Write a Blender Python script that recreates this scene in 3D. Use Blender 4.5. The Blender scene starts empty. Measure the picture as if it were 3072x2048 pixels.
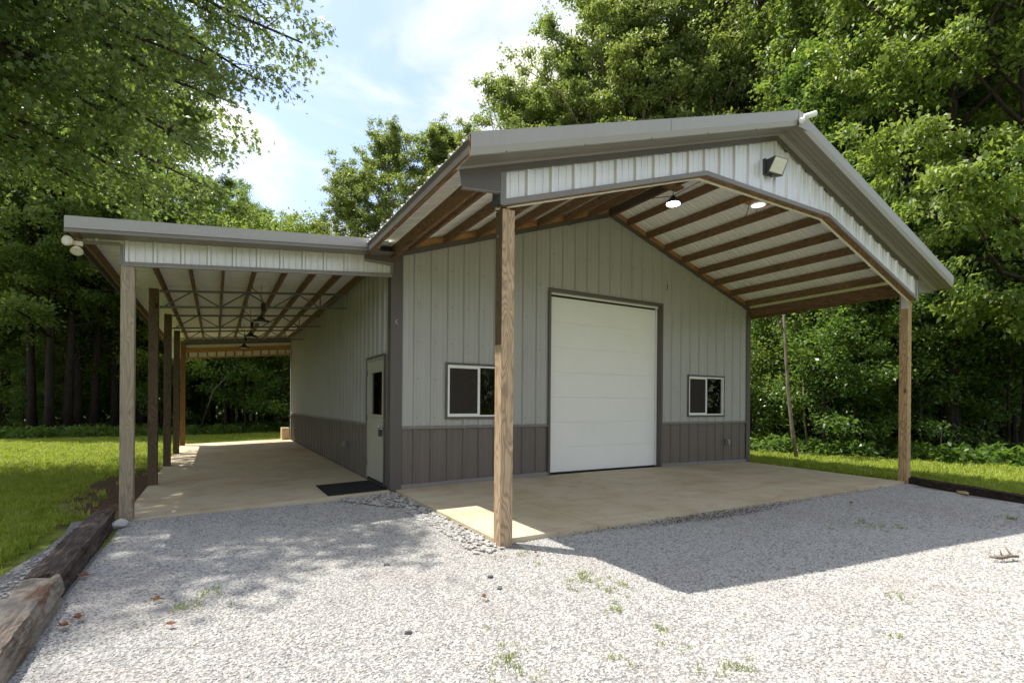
import bpy, bmesh, math, random
import numpy as np
from mathutils import Vector, Matrix
R_ = math.radians
S = bpy.context.scene
C = S.collection
PI = math.pi

# ------------------------------------------------------------------ camera
YAW, ROLL = R_(30.07), R_(0.444)
CAM = Vector((-2.382, -7.873, 1.366))
fwd = Vector((math.sin(YAW), math.cos(YAW), 0))
rt = Vector((math.cos(YAW), -math.sin(YAW), 0)); up = Vector((0, 0, 1))
Rv = math.cos(ROLL) * rt + math.sin(ROLL) * up
Uv = -math.sin(ROLL) * rt + math.cos(ROLL) * up
cd = bpy.data.cameras.new('camera'); cam = bpy.data.objects.new('camera', cd); C.objects.link(cam)
m = Matrix((Rv, Uv, -fwd)).transposed().to_4x4(); m.translation = CAM
cam.matrix_world = m
cd.sensor_width = 36; cd.lens = 1535 / 3072 * 36; cd.shift_y = 186.1 / 3072
cd.clip_end = 1200; cd.clip_start = 0.05
S.camera = cam

# ------------------------------------------------------------------ sky and sun
SUN = Vector((-0.315, 0.37, 1.0)).normalized()          # towards the sun
elev = math.asin(SUN.z); azim = math.atan2(SUN.x, SUN.y)
W = bpy.data.worlds.new('World'); S.world = W; W.use_nodes = True
nt = W.node_tree; nt.nodes.clear()
def N(t, ty, **kw):
    n = t.nodes.new(ty)
    for k, v in kw.items():
        if k.startswith('i_'):
            n.inputs[k[2:].replace('_', ' ')].default_value = v
        else: setattr(n, k, v)
    return n
def L(t, a, b): t.links.new(a, b)
out = N(nt, 'ShaderNodeOutputWorld'); bg = N(nt, 'ShaderNodeBackground'); bg.inputs[1].default_value = 0.115
sky = N(nt, 'ShaderNodeTexSky', sky_type='NISHITA', sun_disc=False, sun_elevation=elev, sun_rotation=azim, air_density=1.0, dust_density=0.5, ozone_density=2.0)
tc = N(nt, 'ShaderNodeTexCoord'); sep = N(nt, 'ShaderNodeSeparateXYZ'); L(nt, tc.outputs['Generated'], sep.inputs[0])
def M(t, op, a, b=None, c=None):
    n = N(t, 'ShaderNodeMath', operation=op)
    for i, v in enumerate((a, b, c)):
        if v is None: continue
        if isinstance(v, (int, float)): n.inputs[i].default_value = v
        else: L(t, v, n.inputs[i])
    return n.outputs[0]
zc = M(nt, 'ADD', M(nt, 'MAXIMUM', sep.outputs[2], 0.0), 0.12)
px = M(nt, 'DIVIDE', sep.outputs[0], zc); py = M(nt, 'DIVIDE', sep.outputs[1], zc)
cmb = N(nt, 'ShaderNodeCombineXYZ'); L(nt, px, cmb.inputs[0]); L(nt, py, cmb.inputs[1]); cmb.inputs[2].default_value = 3.3
n1 = N(nt, 'ShaderNodeTexNoise', noise_dimensions='3D'); n1.inputs['Scale'].default_value = 1.9; n1.inputs['Detail'].default_value = 8
n1.inputs['Roughness'].default_value = 0.52; n1.inputs['Distortion'].default_value = 0.5; L(nt, cmb.outputs[0], n1.inputs['Vector'])
n2 = N(nt, 'ShaderNodeTexNoise', noise_dimensions='3D'); n2.inputs['Scale'].default_value = 0.5; n2.inputs['Detail'].default_value = 2; L(nt, cmb.outputs[0], n2.inputs['Vector'])
cv = M(nt, 'ADD', M(nt, 'MULTIPLY', n1.outputs[0], 0.75), M(nt, 'MULTIPLY', n2.outputs[0], 0.4))
mr = N(nt, 'ShaderNodeMapRange', interpolation_type='SMOOTHSTEP'); L(nt, cv, mr.inputs[0])
mr.inputs[1].default_value = 0.475; mr.inputs[2].default_value = 0.69; mr.inputs[3].default_value = 0.15; mr.inputs[4].default_value = 0.97
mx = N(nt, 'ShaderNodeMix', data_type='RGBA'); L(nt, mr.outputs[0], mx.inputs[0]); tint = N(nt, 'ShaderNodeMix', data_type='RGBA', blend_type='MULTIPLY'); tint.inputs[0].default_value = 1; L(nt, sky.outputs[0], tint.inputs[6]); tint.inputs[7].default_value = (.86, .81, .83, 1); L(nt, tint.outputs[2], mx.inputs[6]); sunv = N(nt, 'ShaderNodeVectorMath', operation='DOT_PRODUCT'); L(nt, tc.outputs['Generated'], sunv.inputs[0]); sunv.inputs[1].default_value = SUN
fs_c = M(nt, 'MULTIPLY', M(nt, 'POWER', M(nt, 'MAXIMUM', sunv.outputs['Value'], 0.0), 5.0), 1.6)     # forward-scatter glow round the out-of-frame sun, added to lift the shaded areas
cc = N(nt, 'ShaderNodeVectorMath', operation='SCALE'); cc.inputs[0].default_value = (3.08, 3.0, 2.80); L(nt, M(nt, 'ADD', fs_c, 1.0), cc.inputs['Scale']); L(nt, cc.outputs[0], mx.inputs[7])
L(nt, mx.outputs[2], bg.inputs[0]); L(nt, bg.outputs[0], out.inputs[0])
sd = bpy.data.lights.new('sun', 'SUN'); sun = bpy.data.objects.new('sun', sd); C.objects.link(sun)
sd.energy = 2.35; sd.angle = R_(0.53); sd.color = (1, 0.955, 0.88)
sun.rotation_euler = SUN.to_track_quat('Z', 'Y').to_euler(); sun.location = (-10, 12, 30)
vs = S.view_settings; vs.view_transform = 'Standard'; vs.look = 'None'; vs.gamma = 1; vs.exposure = 1.7; vs.use_curve_mapping = False
S.cycles.max_bounces = 8; S.cycles.diffuse_bounces = 5; S.cycles.transparent_max_bounces = 8; S.cycles.sample_clamp_indirect = 8

# ------------------------------------------------------------------ materials
def newmat(name):
    ma = bpy.data.materials.new(name); ma.use_nodes = True; t = ma.node_tree; t.nodes.clear()
    o = N(t, 'ShaderNodeOutputMaterial'); b = N(t, 'ShaderNodeBsdfPrincipled'); L(t, b.outputs[0], o.inputs[0])
    return ma, t, b, o
def ocoord(t, scale=(1, 1, 1), rnd=True):
    c = N(t, 'ShaderNodeTexCoord'); mp = N(t, 'ShaderNodeMapping'); mp.inputs['Scale'].default_value = scale
    if rnd:
        oi = N(t, 'ShaderNodeObjectInfo'); mu = N(t, 'ShaderNodeVectorMath', operation='SCALE')
        mu.inputs[0].default_value = (37.1, 91.7, 53.3); L(t, oi.outputs['Random'], mu.inputs['Scale'])
        ad = N(t, 'ShaderNodeVectorMath', operation='ADD'); L(t, c.outputs['Object'], ad.inputs[0]); L(t, mu.outputs[0], ad.inputs[1]); L(t, ad.outputs[0], mp.inputs[0])
    else: L(t, c.outputs['Object'], mp.inputs[0])
    return mp.outputs[0]
def noise(t, vec, scale, detail=4, rough=.55, dist=0):
    n = N(t, 'ShaderNodeTexNoise'); n.inputs['Scale'].default_value = scale; n.inputs['Detail'].default_value = detail
    n.inputs['Roughness'].default_value = rough; n.inputs['Distortion'].default_value = dist
    if vec is not None: L(t, vec, n.inputs['Vector'])
    return n.outputs[0]
def ramp(t, fac, stops):
    r = N(t, 'ShaderNodeValToRGB'); L(t, fac, r.inputs[0]); e = r.color_ramp.elements
    while len(e) < len(stops): e.new(0.5)
    for el, (p, c) in zip(e, stops): el.position = p; el.color = (*c, 1)
    return r.outputs[0]
def mixc(t, fac, a, b, mode='MIX'):
    n = N(t, 'ShaderNodeMix', data_type='RGBA', blend_type=mode)
    for i, v in ((0, fac), (6, a), (7, b)):
        if isinstance(v, (int, float)): n.inputs[i].default_value = v
        elif isinstance(v, tuple): n.inputs[i].default_value = (*v, 1)
        else: L(t, v, n.inputs[i])
    return n.outputs[2]
def bump(t, b, h, s=.3, d=.01):
    n = N(t, 'ShaderNodeBump'); n.inputs['Strength'].default_value = s; n.inputs['Distance'].default_value = d
    L(t, h, n.inputs['Height']); L(t, n.outputs[0], b.inputs['Normal'])
def mrange(t, v, a, b, c, d):
    n = N(t, 'ShaderNodeMapRange'); L(t, v, n.inputs[0])
    for i, x in enumerate((a, b, c, d)): n.inputs[i + 1].default_value = x
    return n.outputs[0]
def painted(name, col, rough=.38, dirt=.12, spec=.5, metal=0, streak=(6, 6, .6)):
    ma, t, b, o = newmat(name)
    v = ocoord(t, streak); n = noise(t, v, 2.5, 5)
    v2 = ocoord(t, (1, 1, 1)); n2_ = noise(t, v2, 1.3, 3)
    dark = tuple(c * (1 - dirt * 2) for c in col); lite = tuple(min(1, c * (1 + dirt)) for c in col)
    c = ramp(t, M(t, 'ADD', M(t, 'MULTIPLY', n, .6), M(t, 'MULTIPLY', n2_, .4)), [(.3, dark), (.5, col), (.75, lite)])
    L(t, c, b.inputs['Base Color']); b.inputs['Metallic'].default_value = metal
    L(t, mrange(t, n, .3, .7, rough - .06, rough + .1), b.inputs['Roughness']); b.inputs['Specular IOR Level'].default_value = spec
    bump(t, b, n2_, .25, .004)
    return ma
def wood(name, axis, dark, light, rings=9, knots=True, rough=.75, weather=None, wamt=.0):
    ma, t, b, o = newmat(name)
    sc = {'x': (.22, 1, 1), 'y': (1, .22, 1), 'z': (1, 1, .22)}[axis]
    v = ocoord(t, sc); n = noise(t, v, 6.5, 2, .4, .3)
    s = M(t, 'SINE', M(t, 'MULTIPLY', n, rings * 6.28)); s = mrange(t, s, -1, 1, 0, 1); s = M(t, 'POWER', s, 2.2)
    sc2 = {'x': (.05, 1, 1), 'y': (1, .05, 1), 'z': (1, 1, .05)}[axis]
    f = noise(t, ocoord(t, sc2), 90, 3, .6)
    c = mixc(t, M(t, 'MULTIPLY', s, .68), light, dark)
    c = mixc(t, mrange(t, f, .35, .7, .0, .5), c, tuple(x * .55 for x in dark))
    big = noise(t, ocoord(t, tuple(x * .7 for x in sc)), 2.2, 3)
    c = mixc(t, mrange(t, big, .4, .65, 0, .45), c, tuple(x * .6 for x in light))
    if weather: c = mixc(t, mrange(t, big, .35, .6, wamt, wamt * .4), c, weather)
    if knots:
        vo = N(t, 'ShaderNodeTexVoronoi'); vo.inputs['Scale'].default_value = 3.1; L(t, ocoord(t, tuple(x * 2.2 if x < 1 else x for x in sc)), vo.inputs['Vector'])
        k = mrange(t, vo.outputs['Distance'], .03, .11, 1, 0); c = mixc(t, k, c, tuple(x * .35 for x in dark))
    L(t, c, b.inputs['Base Color']); b.inputs['Roughness'].default_value = rough; b.inputs['Specular IOR Level'].default_value = .2
    bump(t, b, M(t, 'SUBTRACT', f, M(t, 'MULTIPLY', s, .3)), .5, .004)
    return ma
def leafmat(name, c1, c2, c3, tr, tf=.42, rough=.42):
    ma, t, b, o = newmat(name)
    g = N(t, 'ShaderNodeNewGeometry'); oi = N(t, 'ShaderNodeObjectInfo')
    v = ocoord(t, (1, 1, 1)); n = noise(t, v, .45, 2)
    f = M(t, 'ADD', M(t, 'MULTIPLY', g.outputs['Random Per Island'], .5), M(t, 'MULTIPLY', mrange(t, n, .3, .7, 0, 1), .5))
    c = ramp(t, f, [(.15, c1), (.5, c2), (.85, c3)])
    L(t, c, b.inputs['Base Color']); b.inputs['Roughness'].default_value = rough; b.inputs['Specular IOR Level'].default_value = .5
    tl = N(t, 'ShaderNodeBsdfTranslucent'); L(t, mixc(t, .75, c, tr), tl.inputs[0])
    ms = N(t, 'ShaderNodeMixShader'); ms.inputs[0].default_value = tf; L(t, b.outputs[0], ms.inputs[1]); L(t, tl.outputs[0], ms.inputs[2]); L(t, ms.outputs[0], o.inputs[0])
    return ma
def plain(name, col, rough=.5, metal=0, spec=.5):
    ma, t, b, o = newmat(name); v = ocoord(t); n = noise(t, v, 14, 4)
    L(t, mixc(t, mrange(t, n, .35, .7, 0, .5), col, tuple(c * .72 for c in col)), b.inputs['Base Color'])
    b.inputs['Roughness'].default_value = rough; b.inputs['Metallic'].default_value = metal; b.inputs['Specular IOR Level'].default_value = spec
    return ma

SIDING = painted('siding_stone_grey', (.415, .405, .38), .33, .05)
SLATE = painted('slate_brown_metal', (.155, .126, .110), .36, .08)
TRIM = painted('trim_brown', (.105, .088, .080), .40, .08)
TAUPE = painted('taupe_trim', (.345, .33, .318), .42, .04)
TAUPE2 = painted('taupe_trim_dark', (.21, .19, .175), .45, .08)
SOFFIT = painted('soffit_brown', (.20, .18, .155), .42, .06)
GALV = painted('galvalume_panel', (.70, .69, .685), .34, .07, metal=.25)
ROOFM = painted('galvalume_roof', (.90, .885, .82), .42, .05)
WHITE = painted('white_paint', (.90, .88, .83), .45, .02, streak=(1, 1, 1))
VINYL = painted('white_vinyl', (.85, .85, .82), .4, .03)
DOORM = painted('door_almond', (.46, .44, .36), .42, .06)
STEEL = painted('steel_grey', (.15, .15, .14), .5, .15)
DARK = plain('black_metal', (.018, .018, .019), .4)
CHARC = plain('charcoal_metal', (.05, .053, .056), .45)
CREAM = plain('cream_plastic', (.72, .62, .45), .45)
CHROME = plain('chrome', (.6, .6, .6), .25, 1)
RUBBER = plain('rubber', (.022, .023, .024), .7, 0, .3)
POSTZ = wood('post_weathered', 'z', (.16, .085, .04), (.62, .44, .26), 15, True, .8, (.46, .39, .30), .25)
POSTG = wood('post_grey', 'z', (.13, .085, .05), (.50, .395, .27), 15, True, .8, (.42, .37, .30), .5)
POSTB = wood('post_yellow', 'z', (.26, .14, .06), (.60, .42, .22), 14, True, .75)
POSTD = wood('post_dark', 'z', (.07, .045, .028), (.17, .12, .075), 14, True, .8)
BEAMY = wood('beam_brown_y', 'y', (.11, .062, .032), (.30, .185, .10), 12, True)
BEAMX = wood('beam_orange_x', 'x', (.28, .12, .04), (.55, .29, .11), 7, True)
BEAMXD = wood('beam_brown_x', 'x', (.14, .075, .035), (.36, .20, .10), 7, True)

def glassmat():
    ma, t, b, o = newmat('window_glass')
    tr = N(t, 'ShaderNodeBsdfTransparent'); tr.inputs[0].default_value = (.55, .6, .58, 1)
    gl = N(t, 'ShaderNodeBsdfGlossy'); gl.inputs['Roughness'].default_value = .02
    fr = N(t, 'ShaderNodeFresnel'); fr.inputs[0].default_value = 1.35
    ms = N(t, 'ShaderNodeMixShader'); L(t, fr.outputs[0], ms.inputs[0]); L(t, tr.outputs[0], ms.inputs[1]); L(t, gl.outputs[0], ms.inputs[2]); L(t, ms.outputs[0], o.inputs[0])
    return ma
GLASS = glassmat()
SCREEN = plain('insect_mesh', (.05, .043, .038), .9, 0, .1)
def emis(name, col, s):
    ma, t, b, o = newmat(name); e = N(t, 'ShaderNodeEmission'); e.inputs[0].default_value = (*col, 1); e.inputs[1].default_value = s; L(t, e.outputs[0], o.inputs[0]); return ma
LAMPON = emis('lamp_glow', (1, .95, .88), 6)
LAMPON2 = emis('lamp_glow_soft', (1, .93, .82), .55)
LENS = plain('lamp_lens', (.74, .73, .68), .25)

def concrete(name, jx=0):
    ma, t, b, o = newmat(name)
    v = ocoord(t, (1, 1, 1), False)
    a = noise(t, v, .7, 5, .6, .4); bnz = noise(t, v, 3.2, 5, .65); c3 = noise(t, v, 60, 3, .6)
    c = ramp(t, a, [(.3, (.43, .34, .21)), (.48, (.55, .46, .315)), (.62, (.59, .51, .37)), (.8, (.61, .55, .44))])
    c = mixc(t, mrange(t, bnz, .5, .72, 0, .5), c, (.36, .255, .15))
    st = noise(t, ocoord(t, (.35, 1.6, 1), False), 1.6, 4, .6, .6)
    c = mixc(t, mrange(t, st, .55, .75, 0, .45), c, (.37, .21, .10))
    c = mixc(t, mrange(t, c3, .4, .7, 0, .22), c, (.25, .215, .165))
    sp = noise(t, v, 9, 2, .5); c = mixc(t, mrange(t, sp, .70, .76, 0, .55), c, (.13, .11, .085))
    L(t, c, b.inputs['Base Color']); b.inputs['Roughness'].default_value = .72; b.inputs['Specular IOR Level'].default_value = .35
    bump(t, b, c3, .25, .003); return ma
CONC = concrete('concrete')

def groundmat():
    ma, t, b, o = newmat('ground_soil_and_turf')
    v = ocoord(t, (1, 1, 1), False); sp = N(t, 'ShaderNodeSeparateXYZ'); L(t, v, sp.inputs[0])
    n = noise(t, v, 1.1, 5, .6); f = noise(t, v, 22, 4, .65); big = noise(t, v, .35, 3)
    grass = ramp(t, M(t, 'ADD', M(t, 'MULTIPLY', n, .5), M(t, 'MULTIPLY', f, .5)), [(.32, (.07, .10, .02)), (.5, (.18, .22, .04)), (.68, (.33, .33, .09))])
    grass = mixc(t, mrange(t, big, .52, .68, 0, .6), grass, (.27, .23, .11))
    soil = ramp(t, f, [(.3, (.045, .03, .018)), (.5, (.10, .065, .04)), (.7, (.19, .12, .075))])
    litter = ramp(t, f, [(.3, (.03, .022, .012)), (.55, (.08, .055, .03)), (.75, (.15, .10, .055))])
    # bare soil beside the carport posts
    dx = M(t, 'DIVIDE', M(t, 'ADD', sp.outputs[0], 3.72), .55); dy = M(t, 'DIVIDE', M(t, 'SUBTRACT', sp.outputs[1], 3.2), 3.4)
    d = M(t, 'ADD', M(t, 'MULTIPLY', dx, dx), M(t, 'MULTIPLY', dy, dy)); d = M(t, 'ADD', d, M(t, 'MULTIPLY', M(t, 'SUBTRACT', n, .5), 1.6))
    c = mixc(t, mrange(t, d, .7, 1.25, 1, 0), grass, soil)
    # woodland floor: attribute painted on the sheet where the woods stand
    at = N(t, 'ShaderNodeAttribute', attribute_name='woods'); c = mixc(t, at.outputs['Fac'], c, litter)
    L(t, c, b.inputs['Base Color']); b.inputs['Roughness'].default_value = .95; b.inputs['Specular IOR Level'].default_value = .1
    bump(t, b, f, .6, .03); return ma
def gravelbase():
    ma, t, b, o = newmat('gravel_bed')
    v = ocoord(t, (1, 1, 1), False); vo = N(t, 'ShaderNodeTexVoronoi'); vo.inputs['Scale'].default_value = 45; L(t, v, vo.inputs['Vector'])
    f = noise(t, v, 40, 4)
    c = ramp(t, f, [(.3, (.20, .195, .18)), (.6, (.34, .33, .31))]); c = mixc(t, mrange(t, vo.outputs['Distance'], .2, .8, 0, .6), c, (.12, .11, .10))
    L(t, c, b.inputs['Base Color']); b.inputs['Roughness'].default_value = .95; bump(t, b, vo.outputs['Distance'], .8, .02); return ma
def stonemat():
    ma, t, b, o = newmat('limestone_chip')
    oi = N(t, 'ShaderNodeObjectInfo'); v = ocoord(t, (1, 1, 1)); n = noise(t, v, 30, 3)
    c = ramp(t, oi.outputs['Random'], [(0, (.22, .22, .22)), (.05, (.35, .345, .33)), (.35, (.41, .40, .372)), (.75, (.46, .45, .418)), (.95, (.53, .515, .48)), (1, (.46, .36, .29))])
    c = mixc(t, mrange(t, n, .4, .7, 0, .3), c, (.34, .32, .29))
    big = noise(t, oi.outputs['Location'], .9, 4, .6); c = mixc(t, mrange(t, big, .5, .72, 0, .45), c, (.36, .31, .28)); b2 = noise(t, oi.outputs['Location'], 3.5, 3, .6); c = mixc(t, mrange(t, b2, .58, .74, 0, .4), c, (.27, .25, .22))
    L(t, c, b.inputs['Base Color']); b.inputs['Roughness'].default_value = .85; b.inputs['Specular IOR Level'].default_value = .25; return ma
def bladem(name, cols, tr, tf=.4):
    ma, t, b, o = newmat(name); oi = N(t, 'ShaderNodeObjectInfo'); g = N(t, 'ShaderNodeNewGeometry')
    f = M(t, 'ADD', M(t, 'MULTIPLY', oi.outputs['Random'], .6), M(t, 'MULTIPLY', g.outputs['Random Per Island'], .4))
    c = ramp(t, f, cols); L(t, c, b.inputs['Base Color']); b.inputs['Roughness'].default_value = .55; b.inputs['Specular IOR Level'].default_value = .3
    tl = N(t, 'ShaderNodeBsdfTranslucent'); L(t, mixc(t, .6, c, tr), tl.inputs[0])
    ms = N(t, 'ShaderNodeMixShader'); ms.inputs[0].default_value = tf; L(t, b.outputs[0], ms.inputs[1]); L(t, tl.outputs[0], ms.inputs[2]); L(t, ms.outputs[0], o.inputs[0]); return ma
def barkmat(name, d, l):
    ma, t, b, o = newmat(name); v = ocoord(t, (1, 1, .25)); n = noise(t, v, 14, 5, .7); n2_ = noise(t, ocoord(t), 1.5, 3)
    c = ramp(t, n, [(.35, d), (.65, l)]); c = mixc(t, mrange(t, n2_, .45, .65, 0, .5), c, tuple(x * .8 for x in l))
    L(t, c, b.inputs['Base Color']); b.inputs['Roughness'].default_value = .9; b.inputs['Specular IOR Level'].default_value = .15; bump(t, b, n, .9, .03); return ma
GROUND = groundmat(); GBED = gravelbase(); STONE = stonemat()
BLADE = bladem('grass_blade', [(.1, (.14, .21, .02)), (.5, (.26, .34, .035)), (.8, (.40, .44, .08)), (1, (.48, .42, .18))], (.52, .60, .06))
BLADED = bladem('weed_blade', [(.1, (.12, .17, .03)), (.6, (.22, .28, .05)), (1, (.34, .36, .10))], (.36, .46, .08))
BARK = barkmat('bark_dark', (.018, .014, .011), (.055, .045, .036))
BARKL = barkmat('bark_light', (.12, .095, .07), (.30, .25, .19))
LF_OAK = leafmat('oak_leaf', (.04, .07, .026), (.085, .13, .038), (.18, .215, .055), (.30, .42, .06), .42, .42)
LF_MID = leafmat('broad_leaf', (.045, .085, .024), (.095, .15, .036), (.20, .26, .055), (.38, .52, .06), .45, .5)
LF_GUM = leafmat('gum_leaf', (.07, .11, .038), (.14, .19, .055), (.29, .32, .08), (.42, .53, .08), .45, .45)
LF_HIC = leafmat('bright_leaflet', (.07, .13, .022), (.15, .22, .038), (.28, .34, .065), (.42, .55, .07), .45, .46)
LF_UND = leafmat('understory_leaf', (.04, .085, .02), (.075, .14, .028), (.12, .19, .035), (.26, .42, .045), .42, .32)

# ------------------------------------------------------------------ mesh helpers
def tag(o, label=None, cat=None, group=None, kind=None):
    for k, v in (('label', label), ('category', cat), ('group', group), ('kind', kind)):
        if v: o[k] = v
    return o
def empty(name, loc=(0, 0, 0)):
    o = bpy.data.objects.new(name, None); C.objects.link(o); o.location = loc; o.empty_display_size = .2; return o
def link(name, me, mat, parent=None):
    o = bpy.data.objects.new(name, me); C.objects.link(o)
    if mat is not None and not me.materials: me.materials.append(mat)
    if parent is not None:
        o.parent = parent
    return o
class MB:
    def __init__(s): s.v = []; s.f = []
    def add(s, vs, fs):
        b = len(s.v); s.v += [tuple(v) for v in vs]; s.f += [tuple(i + b for i in f) for f in fs]; return s
    def hexa(s, p):   # 8 points: bottom 4 ccw, top 4 ccw
        return s.add(p, [(3, 2, 1, 0), (4, 5, 6, 7), (0, 1, 5, 4), (1, 2, 6, 5), (2, 3, 7, 6), (3, 0, 4, 7)])
    def box(s, x0, x1, y0, y1, z0, z1):
        return s.hexa([(x0, y0, z0), (x1, y0, z0), (x1, y1, z0), (x0, y1, z0), (x0, y0, z1), (x1, y0, z1), (x1, y1, z1), (x0, y1, z1)])
    def prism(s, poly, ax, a, b):   # polygon in the two other axes, extruded along ax
        n = len(poly)
        def P(p, t):
            return {'x': (t, p[0], p[1]), 'y': (p[0], t, p[1]), 'z': (p[0], p[1], t)}[ax]
        vs = [P(p, a) for p in poly] + [P(p, b) for p in poly]
        fs = [tuple(range(n - 1, -1, -1)), tuple(range(n, 2 * n))] + [(i, (i + 1) % n, n + (i + 1) % n, n + i) for i in range(n)]
        return s.add(vs, fs)
    def tube(s, path, rad, n=8, cap=True):
        path = [Vector(p) for p in path]; rads = rad if isinstance(rad, (list, tuple)) else [rad] * len(path)
        vs = []; ref = Vector((0, 0, 1))
        for i, p in enumerate(path):
            d = (path[min(i + 1, len(path) - 1)] - path[max(i - 1, 0)]).normalized()
            r_ = ref if abs(d.dot(ref)) < .9 else Vector((1, 0, 0))
            a = d.cross(r_).normalized(); b_ = d.cross(a)
            for k in range(n):
                an = 2 * PI * k / n; vs.append(p + (a * math.cos(an) + b_ * math.sin(an)) * rads[i])
        fs = [(i * n + k, i * n + (k + 1) % n, (i + 1) * n + (k + 1) % n, (i + 1) * n + k) for i in range(len(path) - 1) for k in range(n)]
        if cap: fs += [tuple(range(n - 1, -1, -1)), tuple((len(path) - 1) * n + k for k in range(n))]
        return s.add(vs, fs)
    def lathe(s, prof, c=(0, 0, 0), n=20, ax=None):   # prof [(r, h)] about an axis
        A = Vector(ax or (0, 0, 1)).normalized(); u_ = A.orthogonal().normalized(); w_ = A.cross(u_); c = Vector(c)
        vs = [c + A * h + (u_ * math.cos(2 * PI * k / n) + w_ * math.sin(2 * PI * k / n)) * r for r, h in prof for k in range(n)]
        fs = [(i * n + k, i * n + (k + 1) % n, (i + 1) * n + (k + 1) % n, (i + 1) * n + k) for i in range(len(prof) - 1) for k in range(n)]
        fs += [tuple(range(n - 1, -1, -1)), tuple((len(prof) - 1) * n + k for k in range(n))]
        return s.add(vs, fs)
    def build(s, name, mat, parent=None, smooth=False, bevel=0):
        me = bpy.data.meshes.new(name); me.from_pydata(s.v, [], s.f); me.update()
        bm = bmesh.new(); bm.from_mesh(me)
        bmesh.ops.recalc_face_normals(bm, faces=bm.faces)
        if bevel: bmesh.ops.bevel(bm, geom=list(bm.edges), offset=bevel, segments=1, affect='EDGES', clamp_overlap=True)
        bm.to_mesh(me); bm.free()
        if smooth: me.polygons.foreach_set('use_smooth', [True] * len(me.polygons))
        return link(name, me, mat, parent)
def box(name, b, mat, parent=None, bevel=0): return MB().box(*b).build(name, mat, parent, bevel=bevel)

PITCH = .29
def sheet(name, mat, parent, O, U, V, Nn, u0, u1, lo, hi, holes=(), ph=0, h=.027, extra=(), pitch=PITCH, mh=.005):
    """ribbed metal sheet: profile runs along U, ribs run along V, out along Nn"""
    O, U, V, Nn = map(Vector, (O, U, V, Nn)); prof = [(-.031, 0), (-.014, h), (.014, h), (.031, 0), (.083, 0), (.090, mh), (.103, mh), (.110, 0), (.180, 0), (.187, mh), (.200, mh), (.207, 0)]
    br = {}
    k0 = int(math.floor((u0 - ph) / pitch)) - 1; k1 = int(math.ceil((u1 - ph) / pitch)) + 1
    pts = []
    for k in range(k0, k1 + 1):
        for a, z in prof: pts.append((ph + k * pitch + a, z))
    pu = [p[0] for p in pts]; pz = [p[1] for p in pts]
    def z_at(u): return float(np.interp(u, pu, pz))
    us = sorted({round(u, 5) for u in [u0, u1] + [p for p in pu if u0 < p < u1] + [e for e in extra if u0 < e < u1] + [e for hh in holes for e in hh[:2] if u0 < e < u1]})
    mb = MB()
    for a, b in zip(us[:-1], us[1:]):
        mid = (a + b) / 2; segs = [(lo, hi)]
        for hh in holes:
            if hh[0] < mid < hh[1]:
                new = []
                for l_, h_ in segs:
                    new += [(l_, (lambda x, c=hh[2]: c)), ((lambda x, c=hh[3]: c), h_)]
                segs = new
        for l_, h_ in segs:
            q = []
            for u, f in ((a, l_), (b, l_), (b, h_), (a, h_)): q.append((u, f(u)))
            if q[2][1] - q[1][1] < 1e-4 and q[3][1] - q[0][1] < 1e-4: continue
            mb.add([O + U * u + V * v_ + Nn * z_at(u) for u, v_ in q], [(0, 1, 2, 3)])
    if not mb.v: return None
    o = mb.build(name, mat, parent); return o

# ------------------------------------------------------------------ terrain
def zt(x, y):
    z = -.10 - .0 * x
    z += -.010 * max(0, y - 2) if y > 2 else 0
    z = max(z, -.34)
    if x > -2.5: z = z - .0 + min(.04, (x + 2.5) * .02)
    return z
def in_woods(x, y):
    a = max(0, min(1, (y - (19.3 + .06 * (x + 10))) / 1.5))
    b = max(0, min(1, (x - (11.9 + .42 * (-y))) / .9)) if y < 6 else max(0, min(1, (x - 11.2) / .9))
    c = max(0, min(1, (-19 - x) / 2))
    return max(a, b, c)
xs = sorted(set([round(v, 2) for v in np.linspace(-28, 30, 88)] + [-300, -150, -80, -45, 45, 80, 150, 300]))
ys = sorted(set([round(v, 2) for v in np.linspace(-16, 32, 74)] + [-300, -150, -80, -40, 45, 80, 150, 300]))
vv = [(x, y, zt(x, y) + (random.Random(int(x * 100 + y * 7919)).uniform(-.012, .012) if y > .5 and (x < -3.9 or x > 9.5) else -.03)) for y in ys for x in xs]
nx = len(xs); ff = [(j * nx + i, j * nx + i + 1, (j + 1) * nx + i + 1, (j + 1) * nx + i) for j in range(len(ys) - 1) for i in range(nx - 1)]
me = bpy.data.meshes.new('ground'); me.from_pydata(vv, [], ff); me.update()
at = me.attributes.new('woods', 'FLOAT', 'POINT'); at.data.foreach_set('value', [in_woods(x, y) for y in ys for x in xs])
tag(link('ground', me, GROUND), kind='structure')

def zg(x, y):
    return -.052 + (.0235 * x if x < 0 else 0) + .011 * math.sin(x * 1.7 + y) * math.cos(y * 1.3)
def rtie(y): return 8.70 + (y + 3.27) * .445       # x of the right timber edge
def mesh_strip(name, mat, yv, xa, xb, n, zf, kind='structure'):
    v = []; f = []
    for y in yv:
        a, b = xa(y), xb(y)
        for i in range(n + 1):
            x = a + (b - a) * i / n; v.append((x, y, zf(x, y)))
    for j in range(len(yv) - 1):
        for i in range(n): f.append((j * (n + 1) + i, j * (n + 1) + i + 1, (j + 1) * (n + 1) + i + 1, (j + 1) * (n + 1) + i))
    me = bpy.data.meshes.new(name); me.from_pydata(v, [], f); me.update(); o = link(name, me, mat); tag(o, kind=kind); return o
gy1 = list(np.linspace(-13, -3.42, 30))
gravel = mesh_strip('gravel_drive', GBED, gy1 + list(np.linspace(-3.40, .02, 14)), lambda y: -3.42, lambda y: max(.16, rtie(y)) if y < -3.41 else .10, 40, zg)
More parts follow.
